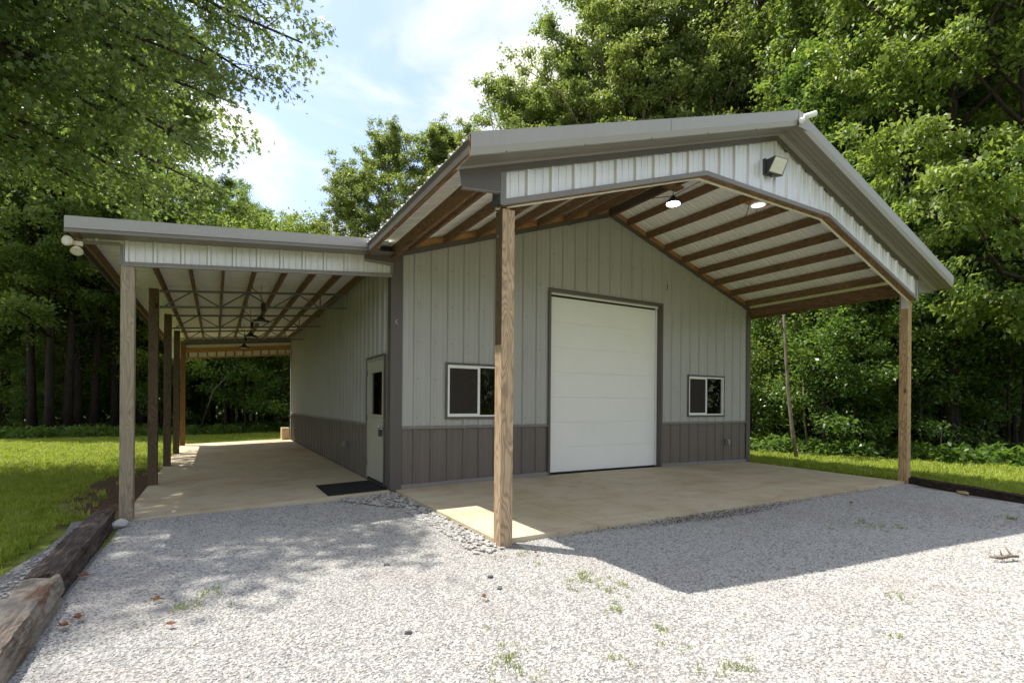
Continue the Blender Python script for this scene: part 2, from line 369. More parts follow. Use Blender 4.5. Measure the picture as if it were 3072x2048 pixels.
spill = mesh_strip('gravel_verge', GBED, list(np.linspace(-8, .1, 26)), lambda y: -3.86 - .06 * math.sin(y * 1.9) - max(0, -y - 2.5) * .10, lambda y: -3.5, 8, lambda x, y: -.088)

# slabs
def zslab(x, y): return .05 * math.sin(PI * max(0, min(1, x / 8.8))) * max(0, 1 + y / 3.4)
slab = empty('porch_slab', (4, -2, 0)); tag(slab, kind='structure'); slab.location = (0, 0, 0)
def slab_piece(x0a, x1a, x0b, x1b, y0, y1):    # a at y0 (front), b at y1 (wall)
    mb = MB(); nx_, ny_ = 10, 6
    top = []
    for j in range(ny_ + 1):
        t_ = j / ny_; y = y0 + (y1 - y0) * t_; a = x0a + (x0b - x0a) * t_; b = x1a + (x1b - x1a) * t_
        for i in range(nx_ + 1):
            x = a + (b - a) * i / nx_; top.append((x, y, zslab(x, y)))
    n0 = len(top); bot = [(p[0], p[1], -.22) for p in top]
    w = nx_ + 1; fs = [(j * w + i, j * w + i + 1, (j + 1) * w + i + 1, (j + 1) * w + i) for j in range(ny_) for i in range(nx_)]
    ring = list(range(w)) + [j * w + nx_ for j in range(1, ny_ + 1)] + [ny_ * w + i for i in range(nx_ - 1, -1, -1)] + [j * w for j in range(ny_ - 1, 0, -1)]
    fs += [(ring[k], ring[k] + n0, ring[(k + 1) % len(ring)] + n0, ring[(k + 1) % len(ring)]) for k in range(len(ring))]
    mb.add(top + bot, fs); mb.build('slab_section', CONC, slab)
g_ = .004
ym = -1.72
for ya, yb in ((-3.38, ym - g_), (ym + g_, -.01)):
    ta = (ya + 3.38) / 3.38; tb = (yb + 3.38) / 3.38
    def xr(t): return 8.52 + (8.80 - 8.52) * t
    cuts = [0.065, 1.36, 5.0, None]
    for i in range(3):
        a = cuts[i] + (g_ if i else 0)
        slab_piece(a, (cuts[i + 1] - g_) if cuts[i + 1] else xr(ta), a, (cuts[i + 1] - g_) if cuts[i + 1] else xr(tb), ya, yb)
cslab = empty('carport_slab'); tag(cslab, kind='structure')
def cz(x): return -.10 + .10 * (x + 3.39) / 3.33
for a, b in ((-.06, 3.02), (3.03, 6.07), (6.08, 9.12), (9.13, 12.75)):
    MB().hexa([(-3.39, a, -.3), (-.03, a, -.3), (-.03, b, -.3), (-3.39, b, -.3), (-3.39, a, cz(-3.39)), (-.03, a, cz(-.03)), (-.03, b, cz(-.03)), (-3.39, b, cz(-3.39))]).build('slab_section', CONC, cslab, bevel=.006)

# ------------------------------------------------------------------ the building
XR = 4.40; SL = .333; ZR = 5.305; BACK = 12.3; WD = 8.80
def zroof(x): return ZR - SL * abs(x - XR)
B = empty('metal_workshop_building', (4.4, 6, 0)); B.location = (0, 0, 0)
tag(B, 'grey metal workshop with brown wainscot, timber post porch and side carport', 'building')
def P(name, b, mat, bevel=0, parent=None): return box(name, b, mat, parent or B, bevel)
HW = .99; ZSID = 5.10
def gab(x): return ZSID - SL * abs(x - XR)
HO = (2.98, 5.82, .05, 3.46)      # garage opening
W1 = (.925, 2.09, 1.135, 2.005); W2 = (6.685, 7.855, 1.135, 2.005)
wid = 3 * PITCH
k = 0; u = .05
OFF = .08
while u < WD - .05:
    e = min(WD - .05, u + wid)
    sheet('siding_panel', SIDING, B, (0, 0, 0), (1, 0, 0), (0, 0, 1), (0, -1, 0), u, e, lambda x: HW - .02, gab, (HO[:2] + (-1, HO[3]), W1, W2), ph=OFF, extra=(XR,))
    sheet('wainscot_panel', SLATE, B, (0, .004, 0), (1, 0, 0), (0, 0, 1), (0, -1, 0), u, e, lambda x: .02, lambda x: HW - .02, (HO[:2] + (-1, 2),), ph=OFF)
    u = e
u = .05
DO = (.27, 1.42, -.1, 2.12)
while u < BACK - .02:
    e = min(BACK - .02, u + wid)
    sheet('siding_panel', SIDING, B, (0, 0, 0), (0, 1, 0), (0, 0, 1), (-1, 0, 0), u, e, lambda x: HW - .02, lambda x: 3.75, (DO,), ph=.1)
    sheet('wainscot_panel', SLATE, B, (.004, 0, 0), (0, 1, 0), (0, 0, 1), (-1, 0, 0), u, e, lambda x: -.01, lambda x: HW - .02, ((DO[0], DO[1], -.1, 2.12),), ph=.1)
    u = e
# far and right walls (plain sheets that close the shell)
sheet('rear_siding_panel', SIDING, B, (0, BACK, 0), (1, 0, 0), (0, 0, 1), (0, 1, 0), .02, WD - .02, lambda x: 0, gab, extra=(XR,))
sheet('side_siding_panel', SIDING, B, (WD, 0, 0), (0, 1, 0), (0, 0, 1), (1, 0, 0), .02, BACK - .02, lambda x: 0, lambda x: 3.78)
# inner lining keeps the shop dark
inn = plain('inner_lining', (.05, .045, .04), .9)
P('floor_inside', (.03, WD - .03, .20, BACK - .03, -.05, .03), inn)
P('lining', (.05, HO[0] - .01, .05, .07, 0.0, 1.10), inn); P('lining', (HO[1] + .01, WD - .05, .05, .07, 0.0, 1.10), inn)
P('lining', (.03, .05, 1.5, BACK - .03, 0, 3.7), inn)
# stud seen through the glass
P('stud', (7.60, 7.64, .06, .20, .2, 2.9), BEAMXD)
# corner trims
P('corner_trim', (-.028, .155, -.030, -.026, -.06, 3.72), TRIM); P('corner_trim', (-.032, -.028, -.03, .13, -.10, 3.45), TRIM)
P('corner_trim', (WD - .11, WD + .03, -.030, -.026, -.03, 3.68), TRIM); P('corner_trim', (WD + .03, WD + .034, -.03, .11, -.05, 3.68), TRIM)
P('corner_trim', (-.032, -.028, BACK - .12, BACK + .03, -.05, 3.3), TAUPE)
# wainscot and base trims
for a, b in ((.155, HO[0] - .05), (HO[1] + .05, WD - .11)):
    MB().prism([(-.024, HW - .045), (-.036, HW - .04), (-.036, HW - .012), (-.024, HW + .006)], 'x', a, b).build('wainscot_trim', TAUPE2, B)
    n = 12; mb = MB()
    for i in range(n):
        x0 = a + (b - a) * i / n; x1 = a + (b - a) * (i + 1) / n
        z0, z1 = zslab(x0, 0), zslab(x1, 0)
        mb.hexa([(x0, -.036, z0 - .02), (x1, -.036, z1 - .02), (x1, -.02, z1 - .02), (x0, -.02, z0 - .02), (x0, -.028, z0 + .07), (x1, -.028, z1 + .07), (x1, -.02, z1 + .07), (x0, -.02, z0 + .07)])
    mb.build('base_trim', TAUPE2, B)
MB().prism([(-.024, HW - .045), (-.036, HW - .04), (-.036, HW - .012), (-.024, HW + .006)], 'y', 1.48, BACK - .12).build('wainscot_trim', TAUPE2, B)
# gable rake trim and timber blocking above it
for s in (-1, 1):
    xe = 0.0 if s < 0 else WD
    pts = [(XR, ZSID - .012), (xe, gab(xe) - .012), (xe, gab(xe) + .075), (XR, ZSID + .075)]
    MB().prism(pts, 'y', -.040, -.026).build('rake_trim', TRIM, B)
    pts = [(XR, ZSID + .02), (xe, gab(xe) + .02), (xe, zroof(xe) - .02), (XR, zroof(XR) - .02)]
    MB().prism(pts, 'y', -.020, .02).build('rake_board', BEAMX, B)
# window units
def window(w, name='window'):
    x0, x1, z0, z1 = w
    f = MB()
    for b in ((x0 - .03, x1 + .03, -.036, -.018, z1 - .005, z1 + .035), (x0 - .03, x1 + .03, -.036, -.018, z0 - .035, z0 + .005), (x0 - .03, x0 + .005, -.036, -.018, z0 + .005, z1 - .005), (x1 - .005, x1 + .03, -.036, -.018, z0 + .005, z1 - .005)): f.box(*b)
    wn = f.build(name, TRIM, B)
    fr = MB(); t = .028; a0, a1, c0, c1 = x0 + .005, x1 - .005, z0 + .005, z1 - .005
    for b in ((a0, a1, -.030, .05, c1 - t, c1), (a0, a1, -.030, .05, c0, c0 + t), (a0, a0 + t, -.030, .05, c0 + t, c1 - t), (a1 - t, a1, -.030, .05, c0 + t, c1 - t)): fr.box(*b)
    fr.build('frame', VINYL, wn)
    xm = (x0 + x1) / 2 - .02; sx0, sx1, sz0, sz1 = a0 + t, xm + .045, c0 + t, c1 - t
    s = MB(); q = .022
    for b in ((sx0, sx1, -.012, .012, sz1 - q, sz1), (sx0, sx1, -.012, .012, sz0, sz0 + q), (sx0, sx0 + q * .7, -.012, .012, sz0 + q, sz1 - q), (sx1 - .042, sx1, -.016, .012, sz0 + q, sz1 - q)): s.box(*b)
    s.build('sash', VINYL, wn)
    box('insect_screen', (sx0 + q * .7, sx1 - .042, -.004, -.001, sz0 + q, sz1 - q), SCREEN, wn)
    box('pane', (sx0 + q * .7, sx1 - .042, .006, .010, sz0 + q, sz1 - q), GLASS, wn)
    box('pane', (sx1, a1 - t, .022, .026, c0 + t, c1 - t), GLASS, wn)
    return wn
window(W1); window(W2)
# garage door
gd = MB()
x0, x1, z0, z1 = HO
for b in ((x0 - .05, x0, -.040, -.018, .03, z1), (x1, x1 + .05, -.040, -.018, .03, z1), (x0 - .05, x1 + .05, -.040, -.018, z1, z1 + .055), (x0 - .002, x0, -.018, .16, .03, z1), (x1, x1 + .002, -.018, .16, .03, z1), (x0, x1, -.018, .16, z1, z1 + .002)): gd.box(*b)
GD = gd.build('garage_door', TRIM, B)
secs = 7; hh = (z1 - .06 - .075) / secs
for i in range(secs):
    za = .07 + i * hh; mb = MB()
    mb.prism([(.1275, za + .0009), (.1256, za + .005), (.125, za + .012), (.125, za + hh - .012), (.1256, za + hh - .005), (.1275, za + hh - .0009), (.165, za + hh - .0009), (.165, za + .0005)], 'x', x0 + .004, x1 - .03)
    mb.build('door_section', WHITE, GD)
box('header_seal', (x0 + .003, x1 - .003, .06, .10, z1 - .035, z1 - .001), VINYL, GD); box('jamb_seal', (x1 - .028, x1 - .003, .085, .123, .07, z1 - .035), VINYL, GD)
box('bottom_seal', (x0 + .004, x1 - .03, .128, .160, .035, .070), RUBBER, GD)
box('door_lining', (x0 + .004, x1 - .004, .17, .19, .03, z1), inn, GD)
# walk door in the carport wall (x = 0, faces -x)
wd = MB(); y0, y1 = .27, 1.42
for b in ((-.045, -.018, y0, y0 + .03, -.03, 2.12), (-.045, -.018, y1 - .045, y1, -.03, 2.12), (-.045, -.018, y0, y1, 2.12, 2.16)): wd.box(*b)
WDr = wd.build('walk_door', TRIM, B)
j = MB()
for b in ((-.034, .06, y0 + .03, y0 + .052, -.02, 2.12), (-.034, .06, y1 - .063, y1 - .045, -.02, 2.12), (-.034, .06, y0 + .052, y1 - .063, 2.085, 2.12)): j.box(*b)
j.build('jamb', DOORM, WDr)
d0, d1 = .325, 1.355; gy0, gy1_, gz0, gz1 = .42, 1.10, 1.16, 1.88
lf = MB()
for b in ((-.020, .022, d0, gy0, .03, 2.08), (-.020, .022, gy1_, d1, .03, 2.08), (-.020, .022, gy0, gy1_, .03, gz0), (-.020, .022, gy0, gy1_, gz1, 2.08)): lf.box(*b)
lf.build('door_leaf', DOORM, WDr)
lt = MB()
for b in ((-.034, -.021, gy0 - .03, gy0 + .005, gz0 - .03, gz1 + .03), (-.034, -.021, gy1_ - .005, gy1_ + .03, gz0 - .03, gz1 + .03), (-.034, -.021, gy0 + .005, gy1_ - .005, gz1 - .005, gz1 + .03), (-.034, -.021, gy0 + .005, gy1_ - .005, gz0 - .03, gz0 + .005)): lt.box(*b)
lt.build('glass_bead', DOORM, WDr)
box('pane', (-.010, -.004, gy0, gy1_, gz0, gz1), GLASS, WDr)
kn = MB().lathe([(.034, 0), (.034, .008), (.012, .012), (.012, .05), (.026, .055), (.030, .075), (.022, .09)], (-.020, .38, .97), 16, (-1, 0, 0)).build('knob', CHROME, WDr, True)
MB().lathe([(.030, 0), (.030, .014), (.02, .018)], (-.020, .38, 1.07), 16, (-1, 0, 0)).build('deadbolt', CHROME, WDr, True)
lb = MB().box(-.10, -.045, .345, .415, .82, .93).build('lock_box', CHARC, WDr, bevel=.008); MB().tube([(-.07, .36, .93), (-.07, .36, .985), (-.07, .40, .985), (-.07, .40, .93)], .005, 6).build('shackle', CHROME, lb)
for z in (.25, 1.05, 1.83): MB().lathe([(.009, 0), (.009, .10)], (-.034, 1.362, z), 8).build('hinge', STEEL, WDr)
box('threshold', (-.05, .06, y0 + .03, y1 - .045, -.03, .02), CHARC, WDr); box('door_sweep', (-.024, -.020, d0, d1, .022, .06), RUBBER, WDr)

# roof sheets
def roofsheets(y0, y1, xeL, xeR):
    y = y0
    while y < y1 - .01:
        e = min(y1, y + wid)
        for s in (-1, 1):
            xe = xeL(y) if s < 0 else xeR
            ln = abs(XR - xe) * math.sqrt(1 + SL * SL); dV = Vector((s, 0, -SL)).normalized(); nn = Vector((s * SL, 0, 1)).normalized()
            sheet('roof_panel', ROOFM, B, (XR, 0, ZR), (0, 1, 0), dV, nn, y, e, lambda u: .0, lambda u, l=ln: l, ph=y0 + .1, h=.03, mh=.012)
        y = e
roofsheets(-3.80, -.32, lambda y: -.50, 9.30)
roofsheets(-.32, BACK + .3, lambda y: -.12, 9.30)
for s in (-1, 1):
    pts = [(XR, ZR + .045), (XR + s * .2, ZR + .045 - .2 * SL), (XR + s * .2, ZR + .035 - .2 * SL), (XR, ZR + .035)]
    MB().prism(pts, 'y', -3.80, BACK + .3).build('ridge_cap', TAUPE, B)
# screw heads on the front siding and the headers
sc_ = MB()
def screw(p, ax, r=.0065): sc_.lathe([(r * 1.5, 0), (r * 1.5, .002), (r, .003), (r, .008)], p, 6, ax)
for zz in (1.12, 1.75, 2.35, 2.95, 3.55, 4.15):
    for k in range(31):
        x = OFF + k * PITCH + .055
        if x < .2 or x > WD - .15 or zz > gab(x) - .05: continue
        if HO[0] - .06 < x < HO[1] + .06 and zz < HO[3] + .06: continue
        if any(w[0] - .04 < x < w[1] + .04 and w[2] - .04 < zz < w[3] + .04 for w in (W1, W2)): continue
        screw((x, 0, zz), (0, -1, 0))
for zz in (.18, .6, .90):
    for k in range(31):
        x = OFF + k * PITCH + .055
        if x < .2 or x > WD - .15 or HO[0] - .06 < x < HO[1] + .06: continue
        screw((x, .004, zz), (0, -1, 0))
for zz in (1.12, 1.75, 2.35, 2.95, .2, .6, .9):
    for k in range(42):
        y = .1 + k * PITCH + .055
        if y < 1.5 or y > BACK - .2: continue
        screw((0, y, zz), (-1, 0, 0))
o_ = sc_.build('screw_heads', STEEL, B); o_['kind'] = 'stuff'
# purlins under the porch roof and on through the building
dxp = (4.86, 5.39, 5.92, 6.45, 6.99, 7.53, 8.08, 8.64)
for s in (-1, 1):
    for i, xp in enumerate(dxp):
        if s < 0 and i == 7: continue
        a = xp if s > 0 else 2 * XR - xp - .06
        if s < 0: a = [3.86, 3.28, 2.68, 2.07, 1.46, .86, .27][i]
        zt_ = zroof(a + .02 * s) - .012
        P('purlin', (a - .02, a + .02, -3.36, -.03, zt_ - .14, zt_), BEAMY)
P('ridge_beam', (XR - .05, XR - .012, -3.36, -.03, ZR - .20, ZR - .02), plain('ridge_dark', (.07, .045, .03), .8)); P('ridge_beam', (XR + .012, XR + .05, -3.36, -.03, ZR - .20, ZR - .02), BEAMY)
P('eave_beam', (-.06, -.02, -3.42, -.03, 3.58, 3.76), BEAMY); P('eave_beam', (WD - .03, WD + .01, -3.42, -.03, 3.52, 3.70), BEAMY)
# eaves: fascia board in dark trim, drip edge timber strip
P('eave_board', (-.475, -.44, -3.80, -.32, 3.53, 3.675), BEAMY); P('eave_fascia', (-.482, -.476, -3.80, -.32, 3.55, 3.69), TRIM)
P('eave_board', (9.24, 9.275, -3.80, BACK + .3, 3.53, 3.665), BEAMY); P('eave_fascia', (9.276, 9.282, -3.80, BACK + .3, 3.53, 3.69), TRIM)
# porch gable header
YP = -3.50
def hb(x):   # bottom line of the header
    return float(np.interp(x, [0.01, 2.93, 5.70, 8.60], [3.30, 4.262, 4.262, 3.30]))
def htop(x): return 5.065 - SL * abs(x - 4.36)
u = 0.02
while u < 8.59:
    e = min(8.59, u + wid)
    sheet('header_panel', GALV, B, (0, YP, 0), (1, 0, 0), (0, 0, 1), (0, -1, 0), u, e, lambda x: hb(x) + .01, htop, ph=.02, extra=(2.93, 5.70, 4.36))
    u = e
poly = [(0.01, 3.30), (2.93, 4.262), (5.70, 4.262), (8.60, 3.30)]
for (a, za), (b, zb) in zip(poly[:-1], poly[1:]):
    MB().prism([(a, za - .012), (b, zb - .012), (b, zb + .045), (a, za + .045)], 'y', YP - .030, YP - .022).build('header_trim', TAUPE2, B)
    MB().prism([(a, za - .012), (b, zb - .012), (b, zb - .004), (a, za - .004)], 'y', YP - .022, YP - .002).build('header_trim', TAUPE2, B)
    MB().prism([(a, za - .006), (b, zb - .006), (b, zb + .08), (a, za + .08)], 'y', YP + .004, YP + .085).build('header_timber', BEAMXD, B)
    MB().prism([(a, za - .016), (b, zb - .016), (b, zb + .03), (a, za + .03)], 'y', YP + .088, YP + .12).build('header_timber', ROOFM, B)
sheet('header_liner_panel', ROOFM, B, (0, YP + .13, 0), (1, 0, 0), (0, 0, 1), (0, 1, 0), .02, 8.58, lambda x: hb(x) + .02, lambda x: htop(x) + .1, ph=.02, extra=(2.93, 5.70, 4.36))
P('header_end_trim', (-.012, .05, YP - .032, YP - .024, 3.29, htop(0) + .09), TAUPE2); P('header_end_trim', (8.575, 8.61, YP - .032, YP + .0, 3.29, htop(8.6) + .08), TAUPE)
P('header_end_trim', (-.018, -.012, YP - .032, YP + .13, 3.29, htop(0) + .10), CHARC)
for s in (-1, 1):
    xe = -.02 if s < 0 else 8.62
    pts = [(4.36, 5.055), (xe, htop(xe) - .01), (xe, htop(xe) + .075), (4.36, 5.14)]
    MB().prism(pts, 'y', YP - .036, YP - .024).build('header_trim', TRIM, B)
# rake fascia, soffit
XF = 4.38
def zf(x): return 5.325 - SL * abs(x - XF)
for s in (-1, 1):
    xe = XF - 4.86 if s < 0 else XF + 4.80
    y = -3.85
    def slab_(name, ya, yb, da, db, mat, y2a=None, y2b=None):
        v = []
        for x in (XF, xe):
            v += [(x, ya, zf(x) - da), (x, yb, zf(x) - da), (x, yb if y2b is None else y2b, zf(x) - db), (x, ya if y2a is None else y2a, zf(x) - db)]
        return MB().add(v, [(0, 1, 2, 3), (7, 6, 5, 4), (0, 4, 5, 1), (1, 5, 6, 2), (2, 6, 7, 3), (3, 7, 4, 0)]).build(name, mat, B)
    slab_('rake_fascia', y, y + .006, -.005, .125, TAUPE)
    slab_('rake_fascia', y - .0, y + .006, .1255, .185, TAUPE, y + .022, y + .028)
    slab_('rake_fascia', y + .003, y + .16, -.012, -.006, TAUPE)
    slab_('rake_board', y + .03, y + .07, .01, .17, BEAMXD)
    slab_('soffit_trim', -3.60, -3.53, .190, .196, TAUPE)
    slab_('soffit_trim', y + .022, y + .06, .186, .192, SOFFIT)
    # ribbed soffit strips running up the slope
    for q in range(3):
        ya = y + .062 + q * .065; slab_('soffit_strip', ya, ya + .060, .188 - .004 * (q % 2), .194, SOFFIT)
    # eave return box
    if s < 0:
        MB().hexa([(-.42, -3.535, 3.36), (-.02, -3.535, 3.40), (-.02, -3.525, 3.40), (-.42, -3.525, 3.36), (-.45, -3.535, 3.53), (-.02, -3.535, 3.66), (-.02, -3.525, 3.66), (-.45, -3.525, 3.53)]).build('eave_return', TRIM, B)
        MB().hexa([(-.42, -3.55, 3.355), (-.02, -3.55, 3.395), (-.02, -3.50, 3.395), (-.42, -3.50, 3.355), (-.42, -3.55, 3.362), (-.02, -3.55, 3.402), (-.02, -3.50, 3.402), (-.42, -3.50, 3.362)]).build('eave_return', TAUPE2, B)
    else:
        MB().hexa([(8.62, -3.535, 3.42), (9.2, -3.535, 3.50), (9.2, -3.525, 3.50), (8.62, -3.525, 3.42), (8.62, -3.535, 3.70), (9.2, -3.535, 3.56), (9.2, -3.525, 3.56), (8.62, -3.525, 3.70)]).build('eave_return', TAUPE2, B)
sc_ = MB()
for s_ in (-1, 1):
    for k in range(1, 6):
        x = XF + s_ * k * .9; sc_.lathe([(.008, 0), (.008, .004), (.005, .010)], (x, -3.828, zf(x) - .180), 6, (0, -.6, -.8))
o_ = sc_.build('fascia_screws', STEEL, B); o_['kind'] = 'stuff'
P('fascia_seam', (1.95, 1.955, -3.8535, -3.8505, zf(1.95) - .123, zf(1.95)), TAUPE2)
P('fascia_joint_cap', (XF - .03, XF + .17, -3.858, -3.852, 5.10, 5.31), TAUPE)
# porch posts
def post(x, y, z0, z1, mat, sz=.14, lay=None):
    o = P('post', (x, x + sz, y, y + sz, z0, z1), mat, bevel=.004); return o
post(.05, -3.46, -.25, 3.29, POSTZ); P('post_splice', (.0475, .0495, -3.455, -3.325, 1.95, 3.28), POSTD)
P('post_splice', (.0495, .10, -3.455, -3.325, 3.295, 3.62), POSTD)
post(8.56, -3.40, -.25, 3.60, POSTB); P('post_bracket', (8.552, 8.559, -3.40, -3.29, 3.16, 3.42), GALV)
for q in ((.038, -3.40, 3.50), (.038, -3.40, 3.02)): MB().lathe([(.012, 0), (.012, .012), (.006, .016)], q, 8, (-1, 0, 0)).build('bolt', STEEL, B)

# ------------------------------------------------------------------ carport roof (part of the same building)
LS = .0925
def zl(x): return 3.79 + LS * x
xa, xb = -3.87, -.02
n_ = -.34
dV = Vector((-1, 0, -LS)).normalized(); nn = Vector((-LS, 0, 1)).normalized(); ln = (xb - xa) * math.sqrt(1 + LS * LS)
y = -.34
while y < BACK + .3:
    e = min(BACK + .35, y + wid)
    sheet('carport_roof_panel', ROOFM, B, (xb, 0, zl(xb) - .02), (0, 1, 0), dV, nn, y, e, lambda u: 0, lambda u: ln, ph=.1, h=.03, mh=.010); y = e
def lbar(name, ya, yb, da, db, mat, x0=xa, x1=-.02):
    return MB().hexa([(x0, ya, zl(x0) - db), (x1, ya, zl(x1) - db), (x1, yb, zl(x1) - db), (x0, yb, zl(x0) - db), (x0, ya, zl(x0) - da), (x1, ya, zl(x1) - da), (x1, yb, zl(x1) - da), (x0, yb, zl(x0) - da)]).build(name, mat, B)
lbar('carport_fascia', -.372, -.366, -.005, .125, TAUPE, xa, -1.03); lbar('carport_fascia', -.374, -.367, -.006, .125, TAUPE, -1.05, -.30)
lbar('carport_fascia', -.360, -.354, .125, .16, TAUPE2, xa, -.30); lbar('carport_fascia', -.372, -.34, .160, .170, TAUPE2, xa, -.30)
lbar('carport_fascia', -.366, -.22, -.012, -.006, TAUPE, xa, -.30)
lbar('carport_board', -.352, -.315, .01, .15, BEAMXD, xa + .02, -.30)
lbar('carport_soffit', -.315, -.045, .150, .156, SOFFIT, xa + .02, -.03)
def cbot(x): return float(np.interp(x, [-3.39, -.03], [3.03, 3.335])) if x > -3.392 else 3.262 + (x + 3.39) * LS
u = -3.83
while u < -.06:
    e = min(-.05, (u + wid) if u > -3.5 else -3.39)
    sheet('carport_header_panel', GALV, B, (0, -.05, 0), (1, 0, 0), (0, 0, 1), (0, -1, 0), u + .0005, e - .0005, lambda x: cbot(x) + .006, lambda x: zl(x) - .157, ph=-3.34)
    u = e
def cbar(name, x0, x1, d0_, d1_, mat, ya=-.084, yb=-.076):
    f = cbot; return MB().hexa([(x0, ya, f(x0) + d0_), (x1, ya, f(x1) + d0_), (x1, yb, f(x1) + d0_), (x0, yb, f(x0) + d0_), (x0, ya, f(x0) + d1_), (x1, ya, f(x1) + d1_), (x1, yb, f(x1) + d1_), (x0, yb, f(x0) + d1_)]).build(name, mat, B)
cbar('header_trim', -3.38, -.03, -.014, .030, TAUPE2); cbar('header_trim', -3.85, -3.40, -.014, .026, TAUPE2); cbar('header_trim', -3.38, -.03, -.020, -.014, TAUPE, -.084, -.02)
P('header_trim', (-3.405, -3.375, -.088, -.080, 3.018, 3.27), TAUPE2); P('header_trim', (-3.85, -3.82, -.084, -.076, 3.22, 3.30), TAUPE2)
P('header_trim', (-.05, -.02, -.084, -.060, 3.34, 3.72), TAUPE2)
lbar('carport_timber', -.045, -.005, .165, .30, BEAMXD, -3.36, -.05)
MB().hexa([(-.46, -.10, 3.53), (-.02, -.10, 3.52), (-.02, -.09, 3.52), (-.46, -.09, 3.53), (-.46, -.10, 3.66), (-.02, -.10, 3.80), (-.02, -.09, 3.80), (-.46, -.09, 3.66)]).build('eave_return', TRIM, B)
MB().hexa([(-.46, -.10, 3.49), (-.02, -.10, 3.475), (-.02, -.09, 3.475), (-.46, -.09, 3.49), (-.46, -.10, 3.53), (-.02, -.10, 3.52), (-.02, -.09, 3.52), (-.46, -.09, 3.53)]).build('eave_return', TAUPE2, B)
for x in (-3.78, -3.19, -2.74, -2.29, -1.84, -1.38, -.93, -.50, -.10):
    zt_ = zl(x) - .035
    P('carport_purlin', (x - .019, x + .019, -.0 if x > -3.5 else -.31, BACK + (.02 if x > -3.5 else .3), zt_ - .135, zt_), BEAMY if x > -3.7 else BEAMY)
P('carport_edge_trim', (-3.878, -3.872, -.34, BACK + .35, zl(xa) - .17, zl(xa) + .0), TAUPE2)
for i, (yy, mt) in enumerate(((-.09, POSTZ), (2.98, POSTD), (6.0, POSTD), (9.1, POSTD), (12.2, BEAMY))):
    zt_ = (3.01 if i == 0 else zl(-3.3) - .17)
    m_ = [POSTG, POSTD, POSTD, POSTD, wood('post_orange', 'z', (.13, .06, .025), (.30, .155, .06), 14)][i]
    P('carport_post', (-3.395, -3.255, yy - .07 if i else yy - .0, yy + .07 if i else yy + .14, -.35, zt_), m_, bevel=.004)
# steel web trusses
def bar(mb, p, q, w, h):
    p, q = Vector(p), Vector(q); d = (q - p).normalized(); a = Vector((0, 1, 0)); b = d.cross(a).normalized()
    mb.hexa([p - a * w - b * h, p + a * w - b * h, p + a * w + b * h, p - a * w + b * h, q - a * w - b * h, q + a * w - b * h, q + a * w + b * h, q - a * w + b * h])
for yy in (3.07, 6.09, 9.19):
    tr = empty('roof_truss', (0, 0, 0)); tr.parent = B
    zb0, zb1 = 3.02, 3.32
    zt0, zt1 = zl(-3.25) - .185, zl(-.1) - .185
    mb = MB(); bar(mb, (-3.25, yy, zt0), (-.06, yy, zt1), .022, .019); mb.build('top_chord', STEEL, tr)
    mb = MB(); bar(mb, (-3.25, yy, zb0), (-.04, yy, zb1), .022, .017); mb.build('bottom_chord', STEEL, tr)
    xs_ = np.linspace(-3.20, -.12, 8)
    for a, b, k in zip(xs_[:-1], xs_[1:], range(7)):
        f0 = (a + 3.25) / 3.2; f1 = (b + 3.25) / 3.2
        B0 = (a, yy, zb0 + .3 * f0); B1 = (b, yy, zb0 + .3 * f1); T0 = (a, yy, zt0 + (zt1 - zt0) * f0); T1 = (b, yy, zt0 + (zt1 - zt0) * f1)
        mb = MB(); bar(mb, *((B0, T1) if k % 2 == 0 else (T0, B1)), .012, .012); mb.build('web_bar', STEEL, tr)
        if k % 2: mb = MB(); bar(mb, B1 if k % 4 == 1 else B0, T1 if k % 4 == 1 else T0, .012, .012); mb.build('web_bar', STEEL, tr)
lbar('rear_header_timber', BACK - .08, BACK - .04, .37, .52, BEAMX, -3.3, -.05); lbar('rear_header_panel', BACK - .035, BACK - .03, .02, .68, ROOFM, -3.8, -.05)
lbar('rear_header_timber', BACK - .12, BACK - .085, .10, .27, TRIM, -3.3, -.05); lbar('rear_header_timber', BACK - .12, BACK + .0, .68, .72, BEAMX, -3.3, -.05)
for k in range(12): P('rear_header_block', (-3.2 + k * .27, -3.16 + k * .27, BACK - .075, BACK - .038, zl(-3.2 + k * .27) - .67, zl(-3.2 + k * .27) - .52), BEAMXD)

# ------------------------------------------------------------------ lamps, boxes and small things on the building
# pendant high-bay that is switched on
pl = empty('pendant_lamp', (4.33, -1.7, 4.77)); tag(pl, 'lit round high-bay pendant hanging on a hook under the porch ridge', 'ceiling lamp')
def atp(o, mb, name, mat, smooth=True): return mb.build(name, mat, o, smooth)
atp(pl, MB().lathe([(.115, .015), (.125, .03), (.12, .05), (.075, .075), (.06, .11), (.035, .12), (.03, .15)], n=28), 'housing', CHARC)
atp(pl, MB().lathe([(.112, .0), (.112, .014)], n=28), 'lens', LAMPON)
atp(pl, MB().tube([(0, 0, .15), (0, 0, .21), (.015, 0, .23), (.0, 0, .25), (0, 0, .27)], .007, 8), 'hook', STEEL)
atp(pl, MB().box(-.16, .16, -.09, .09, .275, .31), 'mounting_board', BEAMXD, False)
atp(pl, MB().tube([(-.02, .0, .14), (-.25, .3, .15), (-.6, .8, .12), (-.9, 1.3, .0), (-1.0, 1.62, -.06)], .006, 6), 'cable', DARK)
atp(pl, MB().tube([(.02, 0, .16), (.12, -.6, .26), (.2, -1.2, .34), (.24, -1.6, .36)], .006, 6), 'cable', DARK)
